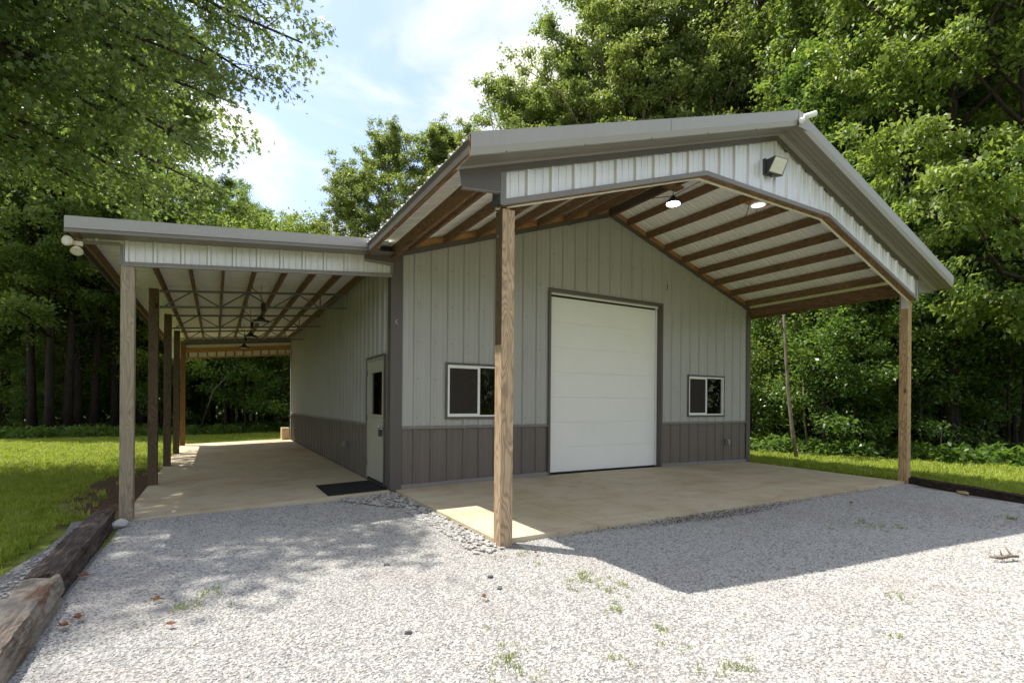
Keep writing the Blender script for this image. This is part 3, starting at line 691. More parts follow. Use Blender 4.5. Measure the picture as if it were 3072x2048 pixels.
# lamp on the timber bracket
bl = empty('bracket_lamp', (4.42, -3.22, 4.30)); tag(bl, 'small round lamp on an orange timber bracket beneath the gable header', 'ceiling lamp')
atp(bl, MB().box(-.24, .20, -.12, .12, .0, .04), 'bracket_board', BEAMX, False); atp(bl, MB().box(-.245, -.225, -.16, .13, -.02, .06), 'bracket_end', BEAMXD, False)
atp(bl, MB().lathe([(.105, -.028), (.115, -.02), (.115, -.001)], (0, 0, 0), 24), 'housing', VINYL); atp(bl, MB().lathe([(.095, -.033), (.095, -.029)], (0, 0, 0), 24), 'lens', LAMPON2)
atp(bl, MB().tube([(-.16, .02, .0), (-.19, .02, -.08), (-.17, .06, -.16), (-.13, .12, -.2)], .005, 6), 'cable', DARK); atp(bl, MB().tube([(.05, .05, .0), (.05, .06, -.10), (.02, .10, -.18)], .005, 6), 'cable', DARK)
# flood light on the gable header
fl = empty('flood_light', (4.12, YP - .03, 4.62)); tag(fl, 'black wall pack flood light with a pale slanted lens on the porch gable', 'flood light'); fl.scale = (.67, .67, .67)
atp(fl, MB().box(-.09, .10, -.05, .0, -.16, .16), 'back_plate', CHARC, False)
atp(fl, MB().hexa([(-.08, -.10, -.14), (.36, -.14, -.14), (.30, -.05, -.14), (-.06, -.05, -.14), (-.08, -.26, .13), (.30, -.30, .13), (.24, -.05, .13), (-.06, -.05, .13)]), 'housing', CHARC, False)
atp(fl, MB().hexa([(-.05, -.119, -.12), (.32, -.155, -.12), (.32, -.145, -.12), (-.05, -.109, -.12), (-.055, -.265, .115), (.275, -.30, .115), (.275, -.29, .115), (-.055, -.255, .115)]), 'lens', LENS, False)
atp(fl, MB().tube([(.10, -.06, -.14), (.10, -.07, -.19)], [.03, .024], 10), 'sensor', CHARC)
# camera on the ridge
cm = empty('security_camera', (4.36, -3.87, 5.17)); tag(cm, 'white bullet camera on the peak of the porch fascia', 'camera')
atp(cm, MB().lathe([(.045, 0), (.045, .015), (.025, .03), (.02, .06)], (0, 0, 0), 14, (0, -1, 0)), 'mount', VINYL)
atp(cm, MB().lathe([(.03, 0), (.036, .01), (.036, .15), (.03, .155)], (-.0, -.05, .03), 14, (.75, -.6, .25)), 'body', VINYL); atp(cm, MB().lathe([(.029, .156), (.029, .162)], (-.0, -.05, .03), 14, (.75, -.6, .25)), 'lens', DARK)
# twin head lamp at the carport corner
ml = empty('motion_light', (-3.80, -.2, 3.17)); tag(ml, 'cream twin head motion light at the outer carport corner', 'flood light'); ml.scale = (.74, .74, .74)
atp(ml, MB().box(-.03, .09, -.03, .03, -.02, .05), 'base', CREAM, False)
atp(ml, MB().tube([(-.02, 0, .0), (-.05, -.03, .0)], .014, 8), 'arm', DARK); atp(ml, MB().tube([(.04, 0, -.02), (.03, -.03, -.05)], .014, 8), 'arm', DARK)
for c, ax in (((-.03, -.02, .01), (-.45, -.85, .05)), ((.02, -.02, -.04), (.1, -.55, -.75))):
    h_ = MB().lathe([(.025, 0), (.045, .03), (.072, .08), (.082, .11), (.078, .12), (.06, .115)], c, 20, ax).build('lamp_head', CREAM, ml, True)
    MB().lathe([(.058, .1155), (.058, .119)], c, 16, ax).build('bulb_lens', LENS, h_)
# high-bay lamps in the carport
hb0 = None
labs = ['unlit black high-bay lamp in the carport nearest the open front', 'unlit black high-bay lamp in the middle bay of the carport', 'unlit black high-bay lamp in the third carport bay, low before the rear header']
for i, (yy, z) in enumerate(((2.15, 2.76), (5.35, 2.85), (8.35, 2.87))):
    if hb0 is None:
        hb0 = empty('high_bay_lamp', (-1.70, yy, z))
        atp(hb0, MB().lathe([(.125, .0), (.138, .01), (.138, .035), (.07, .05), (.055, .085), (.03, .095), (.025, .12)], n=26), 'housing', DARK)
        atp(hb0, MB().lathe([(.10, -.006), (.10, -.001)], n=24), 'lens', LENS)
        ch = MB(); ch.tube([(0, 0, .12), (0, 0, .17), (.012, 0, .19), (0, 0, .22)], .006, 6); atp(hb0, ch, 'hook', STEEL)
        ch = MB()
        for k in range(17):
            z_ = .23 + k * .026; ax = (1, 0, 0) if k % 2 else (0, 1, 0)
            ch.tube([(0.006 * ax[0], .006 * ax[1], z_ - .012), (0.006 * ax[0], .006 * ax[1], z_ + .018)], .003, 4); ch.tube([(-.006 * ax[0], -.006 * ax[1], z_ - .012), (-.006 * ax[0], -.006 * ax[1], z_ + .018)], .003, 4)
        o_ = atp(hb0, ch, 'chain', STEEL); o_['kind'] = 'stuff'
        atp(hb0, MB().tube([(.01, 0, .12), (.03, .0, .25), (.025, 0, .40), (-.05, 0, .52), (-.13, .05, .58), (-.15, .08, .68), (-.12, .1, .74)], .007, 6), 'cable', DARK)
        atp(hb0, MB().lathe([(.03, .20), (.036, .22), (.036, .32), (.02, .34)], (.03, 0, 0), 10), 'plug', DARK)
        o = hb0
    else:
        o = hb0.copy(); C.objects.link(o); o.location = (-1.70, yy, z)
        for chd in hb0.children:
            c_ = chd.copy(); C.objects.link(c_); c_.parent = o
    tag(o, labs[i], 'ceiling lamp', 'high-bay lamps in the carport')
ob0 = None
for loc, rot, lab in (((7.95, -.036, .51), 0, 'weatherproof outlet box low on the brown front wall right of the garage door'), ((-.036, 3.0, .51), -PI / 2, 'weatherproof outlet box on the carport wall beyond the walk door'), ((-.036, 11.7, .85), -PI / 2, 'weatherproof outlet box by the far end of the carport wall')):
    if ob0 is None:
        ob0 = o = empty('outlet_box', loc); MB().box(-.05, .05, -.035, 0, -.07, .07).build('box', TAUPE2, o, bevel=.006); MB().prism([(-.036, -.06), (-.075, -.055), (-.085, 0), (-.07, .055), (-.036, .06)], 'x', -.03, .042).build('cover', plain('clear_cover', (.30, .28, .25), .3), o, bevel=.005)
    else:
        o = ob0.copy(); C.objects.link(o); o.location = loc
        for chd in ob0.children: c_ = chd.copy(); C.objects.link(c_); c_.parent = o
    o.rotation_euler = (0, 0, rot); tag(o, lab, 'outlet', 'outlet boxes on the walls')
# rubber mat: a grid of bars with open cells
mb = MB(); ma_, mb_ = (-.93, -.055), (.05, 1.10)
for i in range(34): x = ma_[0] + (ma_[1] - ma_[0]) * i / 33; mb.box(x - .006, x + .006, mb_[0], mb_[1], cz(x) + .004, cz(x) + .016)
for i in range(40): y = mb_[0] + (mb_[1] - mb_[0]) * i / 39; mb.hexa([(ma_[0], y - .006, cz(-.93) + .002), (ma_[1], y - .006, cz(-.06) + .002), (ma_[1], y + .006, cz(-.06) + .002), (ma_[0], y + .006, cz(-.93) + .002), (ma_[0], y - .006, cz(-.93) + .013), (ma_[1], y - .006, cz(-.06) + .013), (ma_[1], y + .006, cz(-.06) + .013), (ma_[0], y + .006, cz(-.93) + .013)])
mt = mb.build('door_mat', RUBBER); tag(mt, 'black rubber ring mat in front of the walk door', 'door mat')
mw = box('mat_web', (ma_[0], ma_[1], mb_[0], mb_[1], cz(-.93) + .001, cz(-.93) + .003), RUBBER, mt); mw.rotation_euler = (0, 0, 0)
# loose wires on the front wall
wr = MB().tube([(5.965, -.045, 3.95), (5.975, -.055, 3.88), (5.96, -.05, 3.82)], .007, 5).build('loose_wire', DARK); tag(wr, 'short black wire end poking from the siding above the right garage jamb', 'wire')
wr = MB().tube([(0.04, -.034, 2.63), (0.06, -.06, 2.66), (.03, -.07, 2.62), (.07, -.06, 2.59)], .004, 5).build('string_knot', VINYL); tag(wr, 'white knotted string caught on the brown corner trim', 'string')
pb = MB().box(-.30, -.05, BACK + .05, BACK + .5, -.1, .42).build('pallet_block', plain('pale_wood', (.62, .48, .28), .7)); tag(pb, 'pale sunlit block standing behind the far end of the carport wall', 'wood block')

# ------------------------------------------------------------------ landscape timbers
def tiemat(name, d, l, w, amt):
    ma, t, b, o = newmat(name)
    v = ocoord(t, (1, .12, 1)); n = noise(t, v, 34, 6, .75, .12); big = noise(t, ocoord(t, (1, .5, 1)), 2.3, 4, .6)
    c = ramp(t, n, [(.32, d), (.52, l), (.7, w)]); c = mixc(t, mrange(t, big, .42, .6, 0, amt), c, w)
    pt = noise(t, ocoord(t, (1, .4, 1)), 3.1, 3); c = mixc(t, mrange(t, pt, .66, .70, 0, .75 if amt > .5 else .15), c, (.13, .055, .025))
    L(t, c, b.inputs['Base Color']); b.inputs['Roughness'].default_value = .92; b.inputs['Specular IOR Level'].default_value = .15; bump(t, b, n, 1.0, .02); return ma
TIE1 = tiemat('old_tie_grey', (.05, .038, .03), (.17, .14, .115), (.40, .36, .30), .75)
TIE2 = tiemat('old_tie_dark', (.028, .02, .016), (.085, .065, .055), (.20, .165, .14), .35)
TIE3 = tiemat('old_tie_black', (.015, .011, .009), (.045, .033, .027), (.10, .08, .065), .2)
def tie(p0, p1, w, h, z0, mat, seed, label, rough=.008, split=0):
    rg = np.random.default_rng(seed); p0 = np.array(p0, float); p1 = np.array(p1, float); d = p1 - p0; ln = np.hypot(*d); d /= ln; s = np.array([d[1], -d[0]])
    nl = int(ln / .04); prof = []
    k = 6
    for a in range(k): prof.append((-.5 + a / k, 1.0))       # top
    for a in range(4): prof.append((.5, 1 - a / 4 * 1.0))     # side
    for a in range(2): prof.append((.5 - a / 2, 0))
    for a in range(4): prof.append((-.5, a / 4))
    m_ = len(prof); vs_ = []; walk = np.cumsum(rg.normal(0, 1, (m_, nl + 1)), 1) * .0009; walk -= walk.mean(1, keepdims=True)
    hi = rg.normal(0, 1, (m_, nl + 1)) * rough * .35; groove = rg.normal(0, 1, (m_, 1)) * rough
    for i in range(nl + 1):
        q = p0 + d * ln * i / nl; shr = .97 if i in (0, nl) else 1
        for j_, (a, b) in enumerate(prof):
            off = groove[j_, 0] + walk[j_, i] + hi[j_, i]; corner = .94 if (abs(a) > .45 and b > .9) else 1
            x = q + s * (a * w * shr * corner + (off if abs(a) == .5 else 0)); z = z0 + b * h * shr * (corner if corner == 1 else .95) + (off if b == 1.0 else 0)
            if split and b == 1.0 and -.45 < a < .3 and rg.random() < .12: z -= split * rg.random()
            vs_.append((x[0] - p0[0], x[1] - p0[1], z - z0))
    fs_ = [(i * m_ + j_, i * m_ + (j_ + 1) % m_, (i + 1) * m_ + (j_ + 1) % m_, (i + 1) * m_ + j_) for i in range(nl) for j_ in range(m_)] + [tuple(range(m_ - 1, -1, -1)), tuple(nl * m_ + j_ for j_ in range(m_))]
    o = MB().add(vs_, fs_).build('railroad_tie', mat); o.location = (p0[0], p0[1], z0); tag(o, label, 'landscape timber', 'timbers edging the gravel drive'); return o
tie((-3.50, -.26), (-3.475, -2.88), .21, .21, -.13, TIE2, 3, 'dark weathered tie edging the gravel, its far end beside the first carport post')
tie((-3.46, -2.93), (-3.40, -5.5), .22, .215, -.13, TIE1, 5, 'grey split tie with a rotten orange hollow, nearest along the grass edge', .009, .02)
tie((8.80, -3.30), (7.78, -5.6), .20, .17, -.11, TIE3, 7, 'black tie running from the foot of the right porch post')
tie((7.76, -5.66), (6.7, -8.0), .20, .17, -.11, TIE3, 9, 'black tie continuing the right gravel edge out of the picture')

# ------------------------------------------------------------------ rocks, leaves, twigs on the gravel
def rockmesh(name, seed, n=3, flat=.5, amp=.25):
    bm = bmesh.new(); bmesh.ops.create_icosphere(bm, subdivisions=n, radius=1); rg = random.Random(seed)
    pl_ = [(Vector((rg.gauss(0, 1), rg.gauss(0, 1), rg.gauss(0, 1))).normalized(), rg.uniform(.55, .85)) for _ in range(9)]
    for v in bm.verts:
        for nn_, d_ in pl_:
            t_ = v.co.dot(nn_) - d_
            if t_ > 0: v.co -= nn_ * t_
        v.co.z *= flat
    me = bpy.data.meshes.new(name); bm.to_mesh(me); bm.free(); return me
def rock(name, loc, sc, seed, mat, label, rz=0):
    o = link(name, rockmesh(name, seed), mat); o.location = loc; o.scale = sc; o.rotation_euler = (0, 0, rz); tag(o, label, 'rock'); return o
rock('white_rock', (-3.36, -.42, -.075), (.105, .08, .13), 4, plain('white_limestone', (.62, .60, .57), .8), 'white limestone rock between the tie end and the first carport post', .3)
rock('tan_rock', (8.12, -4.35, -.02), (.14, .05, .07), 8, plain('tan_stone', (.50, .33, .20), .85), 'flat tan stone lying against the black tie', .9)
dk = plain('dark_stone', (.10, .10, .105), .8)
from math import sin, cos
def gpt(u, v, z=-.045):
    d = fwd + Rv * ((u - 1536) / 1535) - Uv * ((v - 1210.1) / 1535); t_ = (z - CAM.z) / d.z; q = CAM + d * t_; return (q.x, q.y, zg(q.x, q.y) + .01)
for i, (u, v, lab) in enumerate(((1472, 1728, 'dark stone in the sunlit gravel straight below the centre post'), (1498, 1762, 'small dark angular stone just below the larger dark stone in sunlit gravel'), (1160, 1683, 'dark brown lump in the shaded gravel left of the centre post'), (1224, 1880, 'small black stone alone in the sunlit gravel far below the walk door'))):
    q = gpt(u, v); rock('dark_stone', q, (.03, .022, .03), 20 + i, dk, lab, i)
BROWN = leafmat('dead_leaf', (.14, .05, .02), (.26, .12, .05), (.38, .22, .10), (.3, .15, .06), .2, .7)
def deadleaf(u, v, s, rz, lab):
    q = gpt(u, v); mb = MB(); n = 9; pts = []
    for k in range(n * 2): a = 2 * PI * k / (n * 2); r = s * (1 if k % 2 == 0 else .6); pts.append((r * cos(a), .6 * r * sin(a), .012 + .4 * s * abs(sin(a * 1.5))))
    mb.add([(0, 0, .006)] + pts, [(0, 1 + k, 1 + (k + 1) % (2 * n)) for k in range(2 * n)]); mb.tube([(s * .9, 0, .01), (s * 1.5, .1 * s, .004)], .002, 4)
    o = mb.build('fallen_leaf', BROWN); o.location = (q[0], q[1], q[2] + .012); o.rotation_euler = (.2, .1, rz); tag(o, lab, 'fallen leaf', 'dead leaves on the gravel')
for t_ in ((466, 1782, .045, .4, 'curled red-brown leaf alone on the gravel between the near tie and the weeds'), (234, 1830, .05, 1.2, 'brown crumpled leaf on the gravel beside the grey split tie'), (188, 1852, .05, 2.2, 'dark red leaf touching the foot of the grey split tie'), (248, 1710, .05, .3, 'brown leaf in the crook between the two ties'), (512, 1853, .035, 2.5, 'small reddish leaf on sunlit gravel nearest the picture bottom left'), (1452, 1795, .04, .7, 'orange leaf on the sunlit gravel under the dark stones'), (2552, 1512, .05, .5, 'tan leaf on the shaded gravel before the porch slab'), (1606, 1665, .03, .9, 'rusty leaf by the grass tuft beside the centre post')):
    deadleaf(*t_)
q = gpt(3010, 1680)
mb = MB(); mb.tube([(-.15, .05, .03), (-.06, 0, .02), (.03, -.03, .03), (.14, -.06, .02)], [.01, .018, .016, .012], 7); mb.tube([(-.03, 0, .03), (-.02, .02, .09)], [.008, .003], 5); mb.tube([(.06, -.04, .03), (.09, 0, .08), (.13, .02, .09)], [.008, .007, .003], 5)
o = mb.build('dead_branch', BARKL, smooth=True); o.location = (q[0], q[1], q[2] + .01); tag(o, 'gnarled dead twig lying on sunlit gravel at the right edge', 'branch')

# ------------------------------------------------------------------ scatter with geometry nodes (stuff)
SRC = {}
def srccol(name, meshes, mat):
    col = bpy.data.collections.new(name)
    for i, me in enumerate(meshes):
        if not me.materials: me.materials.append(mat)
        o = bpy.data.objects.new(name + '_piece', me); col.objects.link(o)
    return col
def scatter(name, verts, faces, dens, col, smin, smax, seed=0, tilt=.3, kind='stuff', label=None, zoff=0.):
    me = bpy.data.meshes.new(name); me.from_pydata(verts, [], faces); me.update()
    a = me.attributes.new('dens', 'FLOAT', 'FACE'); a.data.foreach_set('value', dens)
    o = bpy.data.objects.new(name, me); C.objects.link(o); o['kind'] = kind
    if label: o['label'] = label
    g = bpy.data.node_groups.new(name + '_scatter', 'GeometryNodeTree')
    g.interface.new_socket('Geometry', in_out='INPUT', socket_type='NodeSocketGeometry'); g.interface.new_socket('Geometry', in_out='OUTPUT', socket_type='NodeSocketGeometry')
    gi = g.nodes.new('NodeGroupInput'); go = g.nodes.new('NodeGroupOutput')
    dp = g.nodes.new('GeometryNodeDistributePointsOnFaces'); dp.distribute_method = 'RANDOM'; dp.inputs['Seed'].default_value = seed
    na = g.nodes.new('GeometryNodeInputNamedAttribute'); na.data_type = 'FLOAT'; na.inputs['Name'].default_value = 'dens'
    ip = g.nodes.new('GeometryNodeInstanceOnPoints'); ci = g.nodes.new('GeometryNodeCollectionInfo'); ci.inputs['Collection'].default_value = col
    ci.inputs['Separate Children'].default_value = True; ci.inputs['Reset Children'].default_value = True
    rr = g.nodes.new('FunctionNodeRandomValue'); rr.data_type = 'FLOAT_VECTOR'; rr.inputs[0].default_value = (-tilt, -tilt, 0); rr.inputs[1].default_value = (tilt, tilt, 6.283); rr.inputs['Seed'].default_value = seed + 1
    rs = g.nodes.new('FunctionNodeRandomValue'); rs.data_type = 'FLOAT'; rs.inputs[2].default_value = smin; rs.inputs[3].default_value = smax; rs.inputs['Seed'].default_value = seed + 2
    k = g.links.new
    k(gi.outputs[0], dp.inputs['Mesh']); k(na.outputs[0], dp.inputs['Density']); k(dp.outputs['Points'], ip.inputs['Points']); k(ci.outputs[0], ip.inputs['Instance'])
    ip.inputs['Pick Instance'].default_value = True; k(rr.outputs[0], ip.inputs['Rotation']); k(rs.outputs[1], ip.inputs['Scale']); k(ip.outputs[0], go.inputs[0])
    md = o.modifiers.new('scatter', 'NODES'); md.node_group = g
    return o
def chips(seed, n):
    out = []
    for i in range(n):
        bm = bmesh.new(); bmesh.ops.create_icosphere(bm, subdivisions=1, radius=1); rg = random.Random(seed + i)
        ax = (rg.uniform(.75, 1), rg.uniform(.5, .8), rg.uniform(.22, .42))
        for v in bm.verts:
            v.co *= rg.uniform(.78, 1.12); v.co = Vector((v.co.x * ax[0], v.co.y * ax[1], v.co.z * ax[2]))
        me = bpy.data.meshes.new('chip'); bm.to_mesh(me); bm.free(); out.append(me)
    return out
chipc = srccol('chips', chips(10, 7), STONE)
def gravelfaces():
    v = []; f = []; d = []
    cell = .4
    y = -8.0
    rows = []
    for j in range(int(8.1 / cell) + 1):
        for i in range(int(14 / cell)):
            x0 = -3.35 + i * cell; y0 = -8.0 + j * cell; x1 = x0 + cell; y1 = y0 + cell
            cx_, cy_ = x0 + cell / 2, y0 + cell / 2
            if y1 > -3.36 and x1 > .12: 
                if y0 < -3.36 and x0 >= .0: y1 = -3.39
                elif x0 < .09: x1 = .075
                else: continue
            if y1 > -.05: y1 = -.05
            if y1 <= y0: continue
            if cx_ > rtie(cy_) - .12: continue
            # inside the view
            vx = Vector((cx_, cy_, 0)) - Vector((CAM.x, CAM.y, 0)); Z = vx.dot(fwd); X = vx.dot(rt)
            if Z < 1.2 or abs(X) > Z * 1.25 + 2.0: continue
            b = len(v); v += [(x0, y0, zg(x0, y0)), (x1, y0, zg(x1, y0)), (x1, y1, zg(x1, y1)), (x0, y1, zg(x0, y1))]; f.append((b, b + 1, b + 2, b + 3)); d.append(5200 if Z < 6 and abs(X) < Z + .9 else 3400)
    return v, f, d
v, f, d = gravelfaces()
scatter('gravel_chips', v, f, d, chipc, .0065, .0185, 3, .35)
# bigger loose stones along the porch slab edge
v = [(-.75, -.15, -.045), (.06, -.02, -.03), (.06, -3.35, -.035), (-.28, -3.35, -.045), (-.10, -.55, -.04)]
scatter('coarse_gravel', [(-.9, -.10, -.05), (.05, -.05, -.03), (.055, -1.2, -.03), (-.22, -1.2, -.045), (.055, -3.55, -.035), (-.26, -3.6, -.045)], [(0, 3, 2, 1), (3, 5, 4, 2)], [420, 420], chipc, .02, .05, 5, .5)
v = []; f = []; d = []
for j in range(24):
    y0 = -8 + j * .33; w_ = .22 + .07 * math.sin(y0 * 1.7) + max(0, -y0 - 2.5) * .08; b = len(v); v += [(-3.6 - w_, y0, -.085), (-3.6, y0, -.075), (-3.6, y0 + .33, -.075), (-3.6 - w_, y0 + .33, -.085)]; f.append((b, b + 1, b + 2, b + 3)); d.append(420)
scatter('verge_chips', v, f, d, chipc, .012, .032, 8, .4)
# dark crumbs and leaf litter along the edges of the slabs
def crumbs(seed, n):
    out = []
    for i in range(n):
        rg = random.Random(seed + i); mb = MB(); s_ = rg.uniform(.7, 1.2); mb.add([(-s_, -.4 * s_, 0), (s_, -.3 * s_, .15), (.8 * s_, .4 * s_, .3), (-.7 * s_, .5 * s_, .1), (0, 0, .5)], [(0, 1, 4), (1, 2, 4), (2, 3, 4), (3, 0, 4)]); me = bpy.data.meshes.new('crumb'); me.from_pydata(mb.v, [], mb.f); out.append(me)
    return out
CRUMB = plain('leaf_crumb', (.07, .05, .035), .9, 0, .1)
crumbc = srccol('crumbs', crumbs(3, 5), CRUMB)
v = []; f = []; d = []
for k in range(34):
    x0 = .9 + k * .2; w_ = .10 + .22 * math.exp(-((x0 - 3.2) / 1.5) ** 2); b = len(v); v += [(x0, -3.40 - w_, -.028), (x0 + .2, -3.40 - w_, -.028), (x0 + .2, -3.40, -.024), (x0, -3.40, -.024)]; f.append((b, b + 1, b + 2, b + 3)); d.append(1500 * (.25 + math.exp(-((x0 - 3.0) / 1.4) ** 2)))
for (x0, x1, y0, y1, z, dd) in ((.3, 8.3, -3.3, -2.7, .004, 5), (-3.3, -.2, .1, 6, -.06, 0), (-3.2, -.2, .02, .5, -.03, 0), (-.4, .0, -1.2, -.2, -.03, 420)):
    b = len(v); v += [(x0, y0, z), (x1, y0, z), (x1, y1, z), (x0, y1, z)]; f.append((b, b + 1, b + 2, b + 3)); d.append(dd)
scatter('leaf_litter', v, f, d, crumbc, .006, .014, 41, .4)
scatter('stray_chips', [(.2, -3.37, .002), (8.3, -3.37, .002), (8.3, -3.1, .004), (.2, -3.1, .004), (.08, -3.3, .001), (.3, -3.3, .001), (.3, -.2, .002), (.08, -.2, .002)], [(0, 1, 2, 3), (4, 5, 6, 7)], [22, 16], chipc, .006, .013, 43, .3)
def tufts(seed, n, nb, h, spread, w):
    out = []
    for i in range(n):
        rg = random.Random(seed + i); v = []; f = []
        for b in range(nb):
            a = rg.uniform(0, 2 * PI); r = rg.uniform(0, spread); x, y = r * cos(a), r * sin(a); hh_ = h * rg.uniform(.5, 1.1); la = rg.uniform(0, 2 * PI); ln_ = hh_ * rg.uniform(.2, .9); ww = w * rg.uniform(.7, 1.2); pa = la + PI / 2
            k = len(v); v += [(x - ww * cos(pa), y - ww * sin(pa), 0), (x + ww * cos(pa), y + ww * sin(pa), 0), (x + ln_ * .4 * cos(la) + ww * .7 * cos(pa), y + ln_ * .4 * sin(la) + ww * .7 * sin(pa), hh_ * .6), (x + ln_ * .4 * cos(la) - ww * .7 * cos(pa), y + ln_ * .4 * sin(la) - ww * .7 * sin(pa), hh_ * .6), (x + ln_ * cos(la), y + ln_ * sin(la), hh_ * .92)]
            f += [(k, k + 1, k + 2, k + 3), (k + 3, k + 2, k + 4)]
        me = bpy.data.meshes.new('tuft'); me.from_pydata(v, [], f); me.update(); out.append(me)
    return out
grassc = srccol('tufts', tufts(50, 5, 22, .085, .07, .0042), BLADE)
grassf = srccol('tufts_far', tufts(70, 4, 26, .09, .16, .008), BLADE)
def lawn():
    rg = random.Random(5)
    for nm, coln, rng, seed in (('lawn_grass', grassc, (0, 9.5), 11), ('far_lawn_grass', grassf, (9.5, 40), 12)):
        v = []; f = []; d = []; cell = .25 if rng[1] < 12 else .5
        for j in range(int(-8 / cell), int(25 / cell)):
            for i in range(int(-23 / cell), int(20 / cell)):
                x0, y0 = i * cell, j * cell; cx_, cy_ = x0 + cell / 2, y0 + cell / 2
                vx = Vector((cx_, cy_, 0)) - Vector((CAM.x, CAM.y, 0)); Z = vx.dot(fwd); X = vx.dot(rt)
                if Z < 1.2 or Z < rng[0] or Z >= rng[1] or abs(X) > Z * 1.15 + 2: continue
                if cx_ < -3.65:
                    if cy_ < 0 and cx_ > -3.9 - max(0, -cy_ - 2.5) * .10: continue
                elif cx_ > 9.0:
                    if cy_ > BACK: continue
                elif cy_ < BACK + .6:
                    if not (cy_ < -3.6 and cx_ > rtie(cy_) + .35): continue
                w_ = in_woods(cx_, cy_)
                if w_ > .6: continue
                dd = 420 if Z < 9.5 else 120
                soil = ((cx_ + 3.72) / .6) ** 2 + ((cy_ - 3.2) / 3.5) ** 2 + rg.uniform(-.35, .35)
                if soil < 1: dd *= .06
                elif soil < 1.6: dd *= .5
                dd *= rg.uniform(.7, 1.1) * (1 if math.sin(cx_ * 1.3 + 2 * math.sin(cy_ * .7)) * math.sin(cy_ * 1.1 + cx_ * .4) < .35 else .45)
                b = len(v); v += [(x0, y0, zt(x0, y0)), (x0 + cell, y0, zt(x0 + cell, y0)), (x0 + cell, y0 + cell, zt(x0 + cell, y0 + cell)), (x0, y0 + cell, zt(x0, y0 + cell))]; f.append((b, b + 1, b + 2, b + 3)); d.append(dd)
        scatter(nm, v, f, d, coln, .5, 1.4, seed, .3)
lawn()
# little weeds growing through the gravel
weedc = srccol('weeds', tufts(90, 4, 16, .035, .05, .003), BLADED)
v = []; f = []; d = []
for u, vv_, s in ((570, 1790, .12), (610, 1765, .12), (545, 1800, .1), (710, 1790, .08), (1490, 1668, .08), (1565, 1655, .08), (1620, 1695, .06), (1740, 1750, .2), (1830, 1760, .14), (1760, 1735, .1), (1845, 1800, .1), (2620, 1580, .22), (2690, 1582, .1), (2498, 1592, .06), (3030, 1552, .14), (1550, 1930, .12), (1510, 1985, .12), (1580, 2010, .1), (1480, 1870, .08), (1850, 1840, .09), (2150, 2015, .10), (2230, 2005, .12), (2670, 1900, .06), (2700, 1793, .12), (1015, 1575, .04), (1340, 1560, .08), (1300, 1470, .06), (1860, 1980, .08), (1985, 1890, .08), (2040, 1940, .1), (150, 1650, .25), (60, 1740, .3), (230, 1590, .2), (20, 1700, .3)):
    q = gpt(u, vv_); b = len(v); v += [(q[0] - s, q[1] - s, q[2]), (q[0] + s, q[1] - s * .6, q[2]), (q[0] + s * .8, q[1] + s, q[2]), (q[0] - s * .7, q[1] + s * .7, q[2])]; f.append((b, b + 1, b + 2, b + 3)); d.append(150)
scatter('gravel_weeds', v, f, d, weedc, .4, 1.0, 21, .3)

# ------------------------------------------------------------------ trees
def quads_mesh(name, verts, nper, mats):
    nv = len(verts); nf = nv // nper; me = bpy.data.meshes.new(name)
    me.vertices.add(nv); me.vertices.foreach_set('co', verts.astype(np.float32).ravel())
    me.loops.add(nv); me.loops.foreach_set('vertex_index', np.arange(nv, dtype=np.int32))
    me.polygons.add(nf); me.polygons.foreach_set('loop_start', np.arange(0, nv, nper, dtype=np.int32)); me.polygons.foreach_set('loop_total', np.full(nf, nper, dtype=np.int32))
    me.update(calc_edges=True); me.materials.append(mats); return me
def nrm(a): return a / np.maximum(1e-9, np.linalg.norm(a, axis=-1, keepdims=True))
SIMPLE = np.array([(0, 0), (.42, .5), (1, 0), (.42, -.5)])
OAKL = np.array([(0, 0), (.30, .38), (.38, .11), (.62, .46), (.68, .10), (1, 0), (.68, -.10), (.62, -.46), (.38, -.11), (.30, -.38)])
OVAL = np.array([(0, 0), (.25, .42), (.62, .42), (1, 0), (.62, -.42), (.25, -.42)])
def leaves(rg, P_, out_dir, Lm, wr, shape, droop=.3, updown=.55):
    """P_: n x 3 leaf bases, out_dir: n x 3 preferred direction"""
    n = len(P_); d = nrm(out_dir * .6 + rg.normal(0, .6, (n, 3)) + np.array([0, 0, -droop]))
    up_ = nrm(np.array([0, 0, 1.]) * updown + rg.normal(0, .5, (n, 3))); s = nrm(np.cross(d, up_)); nn_ = np.cross(s, d)
    ln_ = Lm * rg.uniform(.65, 1.25, (n, 1)); w = ln_ * wr
    vs_ = np.empty((n, len(shape), 3))
    for k, (a, b) in enumerate(shape):
        vs_[:, k] = P_ + d * ln_ * a + s * w * b + nn_ * ln_ * (abs(b) * .22 - .25 * a * a)
    return vs_.reshape(-1, 3)
